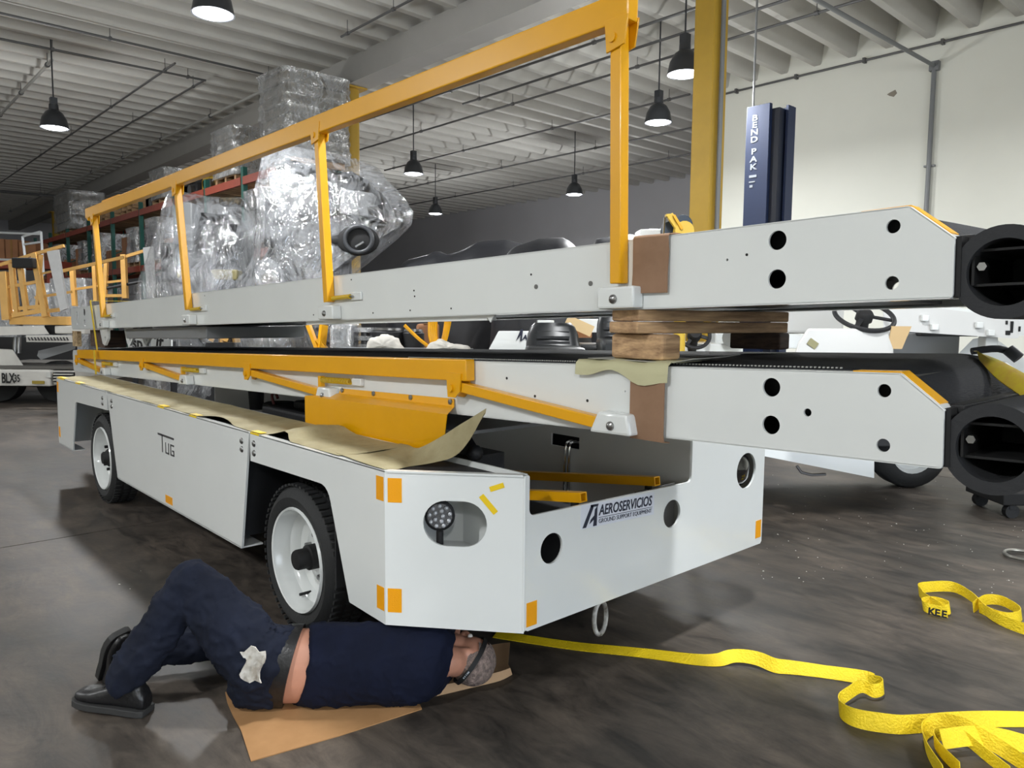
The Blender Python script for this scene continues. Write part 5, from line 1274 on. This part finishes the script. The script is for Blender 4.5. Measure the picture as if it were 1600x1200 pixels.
# grey wrapped goods behind the far left handrails
d4 = 16
for u0, u1, v0, v1, lab in ((-10, 40, 440, 500, 'grey film wrapped pallet behind the far left handrails'), (98, 150, 437, 470, 'grey metal parts on a pallet between the far left handrails'), (55, 95, 445, 505, 'grey film wrapped drum behind the leaning grey board')):
    a_, b2 = D(u0, v1, d4), D(u1, v0, d4); c = (a_+b2)/2; c.z = b2.z/2
    tt = thing('wrapped_pallet', lab, 'pallet load', (c.x, c.y, 0))
    ww = abs((b2-a_).dot(RV))
    M().obox(c, (ww, .8, b2.z), VB).done('goods', mat('grey_goods', (120, 122, 126), .6), tt, bevel=.04)
    M().obox(c+Vector((0, 0, .02)), (ww+.06, .86, b2.z), VB).done('film_wrap', film_w, tt, bevel=.05)

# ------------------------------------------------------------------ things seen through the gap between the booms
# white plate with black letters on the lower belt
PY = 1.5; q = P(232, 537, 'y', PY)
t = thing('lettered_plate', 'white plate with black letters standing between the booms at the rear', 'sign', (q.x, PY, 0))
a_, b2 = P(200, 544, 'y', PY), P(267, 531, 'y', PY)
M().box(a_.x, b2.x, PY, PY+.02, a_.z-.12, b2.z).done('plate', white, t)
for x_ in (a_.x+.1, b2.x-.1): M().box(x_-.03, x_+.03, PY+.02, PY+.08, 0, b2.z-.02).done('stand', darkmetal, t)
text('sp', .235, P(207, 544, 'y', PY-.003), (1, 0, 0), (0, 0, 1), BLK, t, bold=.006, sx=2.1)
text("'it", .235, P(239, 542.5, 'y', PY-.003), (1, 0, 0), (0, 0, 1), BLK, t, bold=.006, sx=2.1, shear=.2)
M().box(P(231, 540, 'y', PY).x, P(236, 540, 'y', PY).x, PY-.02, PY, a_.z-.12, b2.z+.005).done('clip', grey_metal, t)
# yellow rack trolley, wrapped reels, drums, cartons at about eight metres
d5 = 8.4
def standing(nm, lab, cat, u, d): 
    b3 = D(u, 520, d); return thing(nm, lab, cat, (b3.x, b3.y, 0))
t = standing('floor_stand', 'yellow folding stand seen between the booms, right of the green upright', 'stand', 508, d5)
for a_, b2, w_ in (((482, 508), (496, 545), .06), ((506, 508), (500, 560), .08), ((497, 530), (520, 560), .07), ((496, 545), (490, 620), .07), ((512, 560), (518, 622), .07)):
    M().bar(D(*a_, d5), D(*b2, d5), w_, w_*.7).done('stand_arm', yellow, t)
M().bar(D(488, 622, d5), D(522, 622, d5), .3, .05).done('stand_foot', yellow, t)
for k, (u, lab) in enumerate(((350, 'orange metal bracket standing on a box between the booms at left, nearer the white plate'), (372, 'orange metal bracket between the booms at left, further from the white plate'))):
    t = standing('floor_bracket', lab, 'bracket', u-12, 10)
    bm_ = D(u-12, 530, 10)
    M().bar(D(u-20, 533, 10), D(u-14, 521, 10), .08, .06).bar(D(u-14, 521, 10), D(u-4, 524, 10), .08, .06).bar(D(u-4, 524, 10), D(u-2, 536, 10), .08, .06).done('bracket_arm', yellow_old, t)
    M().obox(Vector((bm_.x, bm_.y, D(u, 535, 10).z/2)), (.3, .3, D(u, 535, 10).z), VB).done('bracket_base', darkmetal, t)
def stack(nm, lab, cat, u0, u1, v0, d, mt_, part='body', th=.5, bev=.03):
    a_, b2 = D(u0, v0, d), D(u1, v0, d); c = (a_+b2)/2+FV*th/2
    t = thing(nm, lab, cat, (c.x, c.y, 0)); ww = (b2-a_).length
    M().obox(Vector((c.x, c.y, a_.z/2)), (ww, th, a_.z), VB).done(part, mt_, t, bevel=bev)
    return t, c, ww, a_.z
t, c, ww, hz = stack('wrapped_pallet', 'film wrapped load between the booms, right of the yellow stand', 'pallet load', 521, 546, 509, 8.2, mat('grey_goods', (120, 122, 126), .6), 'goods')
M().obox(Vector((c.x, c.y, hz/2+.02)), (ww+.08, .6, hz), VB).done('film_wrap', film_w, t, bevel=.05)
t, c, ww, hz = stack('stacked_reels', 'stack of film bound black reels between the booms', 'reels', 563, 573, 512, 8.3, darkmetal, 'reel_core', .2)
for k in range(6): M().cyl((c.x, c.y, hz-.05-k*.09), (c.x, c.y, hz-k*.09), .125, n=20).done('reel_ring', film_w, t)
for u, v, r_, lab in ((606, 516, .17, 'black drum with a bright lid between the booms, left of the second drum'), (646, 518, .12, 'black drum between the booms, beside the yellow hose')):
    b3 = D(u, v, 8.35); t = thing('drum', lab, 'drum', (b3.x, b3.y, 0))
    M().lathe([(r_, 0), (r_, .4), (r_+.012, .41), (r_, .42), (r_, b3.z-.02), (r_-.02, b3.z)], (b3.x, b3.y, 0), (0, 0, 1), 26).done('drum_body', black, t)
    M().lathe([(r_-.01, 0), (r_-.02, .025), (.001, .03)], (b3.x, b3.y, b3.z), (0, 0, 1), 26).done('lid', steel, t)
def heap(lab, cat, nm, pts, d, th, mt_, amp=.03, fr=9):
    o = pillow(pts, d, th, amp, 60, fr).done(nm, mt_, smooth=60); return tag(root_to_base(o), lab, cat)
ragm = mat('white_cloth', (206, 202, 194), .9, var=.2, vscale=12)
bench = thing('work_table', 'low dark work table hidden behind the lower boom, carrying the white cloths', 'table', (*D(630, 560, 7.6).xy, 0))
tz = D(630, 545, 7.6).z
M().obox(Vector((*D(630, 545, 7.7).xy, tz-.03)), (1.4, .6, .05), VB).done('table_top', grey_metal, bench)
for su in (-.6, .6):
    for sv in (-.22, .22):
        lp_ = D(630, 545, 7.7)+RV*su+FV*sv; M().cyl((lp_.x, lp_.y, 0), (lp_.x, lp_.y, tz-.05), .025, n=8).done('leg', grey_metal, bench)
heap('crumpled white cloth on the left of the hidden work table, below the black drums', 'cloth', 'cloth_heap', [(575, 545), (580, 530), (600, 525), (620, 530), (630, 546)], 7.5, .15, ragm)
heap('crumpled white cloth right of the yellow hose between the booms', 'cloth', 'cloth_heap', [(668, 546), (675, 536), (690, 531), (700, 537), (728, 540), (735, 546)], 7.5, .12, ragm)
t = standing('hose_coil', 'coil of yellow hose hanging between the booms, left of the black sheet', 'hose', 684, 7.7)
for k in range(4):
    pts = smoothpath([D(672+k*3, 495, 7.7-.02*k), D(672+k*3, 525, 7.7), D(680+k*2, 545, 7.7-.02*k), D(692+k*1.5, 530, 7.7), D(698+k*2, 495, 7.7-.02*k)], 5)
    M().tube(pts, .019, 7).done('hose_loop', yellow, t)
M().tube(smoothpath([D(632, 508, 7.7), D(655, 530, 7.7), D(676, 546, 7.7)]), .018, 7).done('hose_tail', yellow, t)
t, c, ww, hz = stack('carton', 'brown carton between the booms, behind the yellow hose', 'box', 650, 680, 506, 8.55, MATS['carton_board'], 'box_body')
M().obox(Vector((c.x, c.y-.0, hz+.002)), (.06, .5, .004), VB).done('packing_tape', MATS['brown_tape'], t)

# ------------------------------------------------------------------ black covered vehicles behind
def cover(lab, ol, d, th, sd): 
    t = thing('covered_vehicle', lab, 'vehicle', (*D(sum(p[0] for p in ol)/len(ol), 400, d).xy, 0))
    pillow(ol, d, th, .05, 110, 1.3, sd).done('plastic_cover', tarp, t, smooth=70)
    return t
cover('low vehicle under a black plastic cover, just right of the large wrapped machine', [(600, 760), (612, 430), (640, 408), (668, 404), (684, 395), (698, 402), (724, 392), (748, 380), (790, 377), (818, 384), (812, 420), (820, 760)], 9.8, .6, 3)
cover('vehicle under a black plastic cover behind the middle of the upper boom', [(760, 760), (775, 420), (800, 392), (840, 376), (880, 375), (899, 386), (915, 410), (930, 760)], 8.1, .55, 9)
cover('vehicle under a black plastic cover, just left of the yellow handrail post', [(900, 760), (915, 420), (930, 378), (955, 371), (985, 370), (1005, 374), (1015, 420), (1020, 760)], 9.4, .6, 5)

# ------------------------------------------------------------------ white loaders on the far side
t = thing('cargo_tractor', 'white vehicle with two black seats seen between the booms left of the timber blocks', 'vehicle', (*D(880, 560, 6.4).xy, 0))
d6 = 6.3
def vbox(u0, v0, u1, v1, d, th, nm, mt_, par, bev=.01):
    a_, b2 = D(u0, v0, d), D(u1, v1, d); c = (a_+b2)/2+FV*th/2
    return M().obox(c, (abs((b2-a_).dot(RV)), th, abs(a_.z-b2.z)), VB).done(nm, mt_, par, bevel=bev)
M().loft([[D(u, v, d) for u, v in ((764, 545), (779, 517), (836, 517), (850, 545), (850, 640), (764, 640))] for d in (d6, d6+.4)]).done('side_panel', white, t, bevel=.01)
text('AERO', .06, D(816, 531, d6-.01), RV, Z, ink, t, bold=.002, shear=.2); 
M().plate([(0, 0), (.04, .1), (.06, .1), (.05, 0), (.035, 0), (.04, .05)], [], D(806, 533, d6-.012), RV, Z, -FV, .003).done('emblem', ink, t)
def seat(u0, u1, v0, v1, d, par, lab=None):
    w_ = (D(u1, v1, d)-D(u0, v1, d)).length; b3 = D((u0+u1)/2, v1, d); h_ = D(u0, v0, d).z-b3.z
    mm = M(); rings = []
    for k, (f, g) in enumerate(((0, .5), (.25, .5), (.6, .47), (.85, .42), (1, .34))):
        c = b3+Vector((0, 0, h_*f))+FV*.1*f; r = []
        for j in range(12):
            a_ = 2*PI*j/12; r.append(c+RV*w_*g*math.copysign(abs(math.cos(a_))**.6, math.cos(a_))+FV*.06*math.sin(a_))
        rings.append(r)
    mm.loft(rings); s1 = mm.done('seat_back', mat('black_vinyl', (30, 32, 34), .35), par, smooth=60)
    M().obox(b3+FV*-.2+Vector((0, 0, -.02)), (w_*1.05, .42, .12), VB).done('seat_cushion', MATS['black_vinyl'], par, bevel=.03)
    for k in range(3):
        M().obox(b3+Vector((0, 0, h_*(.3+.18*k)))+FV*(-.065+.04*k), (w_*.6, .008, .02), VB).done('seat_pleat', black, s1)
seat(822, 906, 504, 548, 5.7, t)
seat(932, 985, 488, 536, 6.1, t)
vbox(905, 538, 975, 552, 6.0, .5, 'seat_base', MATS['black_vinyl'], t, .03)
vbox(840, 500, 866, 512, 7.0, .3, 'rear_panel', white, t); vbox(905, 498, 962, 520, 7.2, .3, 'rear_panel', white, t)
M().bar(D(885, 500, 6.8), D(925, 518, 6.8), .08, .1).done('folded_arm', mat('pale_wood_part', (214, 186, 140), .6), t)
vbox(895, 512, 925, 528, 6.9, .3, 'tool_box', MATS['carton_board'], t)
vbox(760, 552, 1010, 660, 6.35, .9, 'body', white, t, .03)
def steering(u, v, ru, rv, d, par, tilt=.5):
    c = D(u, v, d); n_ = 36; k = d/FPX; ax1 = RV; ax2 = (Z*math.cos(tilt)+FV*math.sin(tilt)); r_ = ru*k
    s1 = M().tube([c+ax1*r_*math.cos(a)+ax2*r_*math.sin(a) for a in [2*PI*i/n_ for i in range(n_)]], .017, 8, loop=True).done('steering_wheel', black, par)
    nn = ax1.cross(ax2); nn = nn if nn.dot(FV) < 0 else -nn
    M().lathe([(.06, -.03), (.06, .02), (.045, .04), (.001, .045)], c-ax2*.01, nn, 18).done('hub', BLK, s1)
    for a in (2.0, -.35, -2.2): M().bar(c, c+ax1*r_*math.cos(a)+ax2*r_*math.sin(a), .03, .012, up=nn).done('spoke', black, s1)
    M().cyl(c-nn*.02, c-nn*.2-Z*.2, .045, n=10).done('column', BLK, s1)
t = thing('belt_loader', 'white belt loader on the far side with a black steering wheel, right of the timber', 'vehicle', (*D(1340, 660, 6.2).xy, 0))
d7 = 5.3; mat('grey_white_paint', (206, 206, 204), .4)
M().loft([[D(u, v, d) for u, v in ((1240, 560), (1247, 535), (1262, 513), (1385, 513), (1396, 545), (1396, 600), (1240, 600))] for d in (d7, d7+.25)]).done('dash_panel', MATS['grey_white_paint'], t, bevel=.015)
M().obox(D(1270, 537, d7-.006), (.07, .004, .05), VB @ Matrix.Rotation(.6, 3, 'Y')).done('tape_patch', mat('olive_tape', (150, 146, 110), .7), t)
M().plate([(0, 0), (.02, .16), (.16, .16), (.1, .0)], [], D(1386, 545, d7+.02), RV, Z, -FV, .01).done('bare_panel', mat('pale_ply', (206, 176, 130), .7), t)
steering(1350, 493, 44, 30, 5.45, t, 1.02)
vbox(1225, 470, 1320, 522, 7.3, .4, 'rear_cabinet', mat('grey_white_paint', (206, 206, 204), .4), t, .03)
vbox(1225, 522, 1262, 545, 7.0, .3, 'rear_step', white, t)
vbox(1390, 520, 1500, 560, 6.6, .9, 'engine_cover', mat('light_grey_deck', (150, 152, 154), .5), t, .02)
vbox(1440, 518, 1530, 526, 6.5, .3, 'cover_slot', darkmetal, t)
M().loft([[D(u, v, d) for u, v in ((1490, 560), (1520, 530), (1548, 524), (1600, 560), (1640, 600), (1500, 600))] for d in (6.2, 6.5)]).done('fender', white, t)
# its own boom sloping down to the right
bmq = [(1380, 470), (1590, 498), (1594, 504), (1592, 528), (1586, 529), (1380, 516)]
bs = M().loft([[D(u, v, d) for u, v in bmq] for d in (5.6, 5.62)]).done('boom_side', MATS['grey_white_paint'], t)
M().loft([[D(u+8, v-4, d) for u, v in bmq] for d in (6.3, 6.32)]).done('boom_side', white, t)
M().loft([[D(u, v, d) for u, v in ((1380, 484), (1585, 506), (1585, 516), (1380, 502))] for d in (5.63, 6.29)]).done('boom_bed', MATS['grey_white_paint'], t)
for u, v, du, dv in ((1581, 511, 2, 9), (1573, 504, 1.5, 3), (1575, 520, 3.5, 3.5), (1593, 514, 1.5, 4)):
    a_ = D(u-du, v-dv, 5.595); b2 = D(u+du, v+dv, 5.595); M().obox((a_+b2)/2, (abs((b2-a_).dot(RV)), .004, abs(a_.z-b2.z)), VB).done('slot', BLK, bs)
for u, v in ((1445, 497), (1460, 511), (1530, 508), (1548, 520)):
    M().obox(D(u, v, 5.58), (.05, .03, .045), VB).done('lug', white, bs, bevel=.005)
vbox(1540, 526, 1560, 545, 5.7, .1, 'boom_bracket', white, t)
# body and wheel, seen below our booms
lb_ = M().loft([[D(u, v, d) for u, v in ((1100, 640), (1366, 640), (1366, 747), (1195, 713), (1100, 695))] for d in (6.0, 7.2)]).done('lower_body', white, t)
wc = F(1425, 764); wr = .34
def bgwheel(p, d):
    M().lathe([(.2, .0), (.24, -.01), (wr-.02, .02), (wr, .05), (wr, .2), (wr-.03, .24), (.2, .24)], p+Z*wr, d, 36, cap=False).done('wheel', tyre_m, t)
    M().lathe([(.2, .01), (.17, .06), (.06, .07), (.001, .05)], p+Z*wr, d, 28, cap=False).done('rim', white, t)
bgwheel(wc, FV); bgwheel(wc-RV*2.6+FV*.3, FV)
vbox(1366, 600, 1500, 700, 6.5, .6, 'rear_body', darkmetal, t)
M().tube([D(1245, 728, 6.6), D(1252, 738, 6.6), D(1268, 742, 6.6), D(1290, 741, 6.6)], .012, 7).done('foot_step', steel, t)
# second steering wheel behind the timber packing
t = thing('cargo_tractor', 'vehicle with a black steering wheel half hidden behind the timber packing', 'vehicle', (*D(1090, 600, 6.9).xy, 0))
steering(1085, 522, 24, 18, 6.6, t, .5)
vbox(1062, 536, 1160, 640, 6.7, .5, 'dash_panel', white, t, .02); vbox(1118, 514, 1140, 545, 7.4, .3, 'cowl', white, t, .02)
M().cyl(D(1143, 528, 6.6), D(1143, 528, 6.75), .08, n=20).done('chrome_lamp', chrome, t)
# yellow tool arm with a blue wheel and a white card behind the upper boom
t = thing('winch_arm', 'small yellow machine arm with dark blue wheels behind the upper boom, beside the cardboard pad', 'machine', (*D(1060, 400, 6.5).xy, 0))
d8 = 6.3; ym = mat('machine_yellow', (214, 178, 60), .5)
M().bar(D(1046, 336, d8), D(1064, 362, d8), .07, .055).done('arm', ym, t, bevel=.005)
M().bar(D(1053, 336, d8-.05), D(1066, 358, d8-.05), .02, .02).done('arm_edge', yellow, t)
M().bar(D(1040, 337, d8), D(1050, 336, d8), .06, .02).done('arm_top', ym, t)
c_ = D(1068, 361, d8); M().cyl(c_-FV*.04, c_+FV*.04, .08, n=18).done('pivot_housing', ym, t)
vbox(1057, 358, 1080, 372, d8, .15, 'gear_box', ym, t, .01)
for u, v, r_ in ((1066, 352, .085), (1046, 360, .075)):
    c_ = D(u, v, d8+.1); M().cyl(c_-FV*.03, c_+FV*.03, r_, n=24).done('wheel', mat('blue_black_wheel', (40, 54, 70), .5), t, bevel=.008)
M().bar(D(1038, 340, d8), D(1036, 366, d8), .015, .015).done('thin_rod', steel, t)
b3 = D(1066, 372, d8+.07); M().cyl(b3, (b3.x, b3.y, 0), .05, n=12).done('stand_post', ym, t); M().cyl((b3.x, b3.y, 0), (b3.x, b3.y, .03), .25, n=24).done('stand_base', ym, t)
a_, b2 = D(996, 374, 6.9), D(1034, 361, 6.9); c = (a_+b2)/2
t = thing('white_cabinet', 'small white panel behind the upper boom, right of the yellow handrail post', 'cabinet', (c.x, c.y, 0))
M().obox(Vector((c.x, c.y, b2.z/2)), ((b2-a_).dot(RV), .3, b2.z), VB).done('body', white, t, bevel=.01)
M().obox(Vector((c.x, c.y, b2.z*.5))-FV*.152, ((b2-a_).dot(RV)*.86, .006, b2.z*.8), VB).done('door', white, t, bevel=.002)
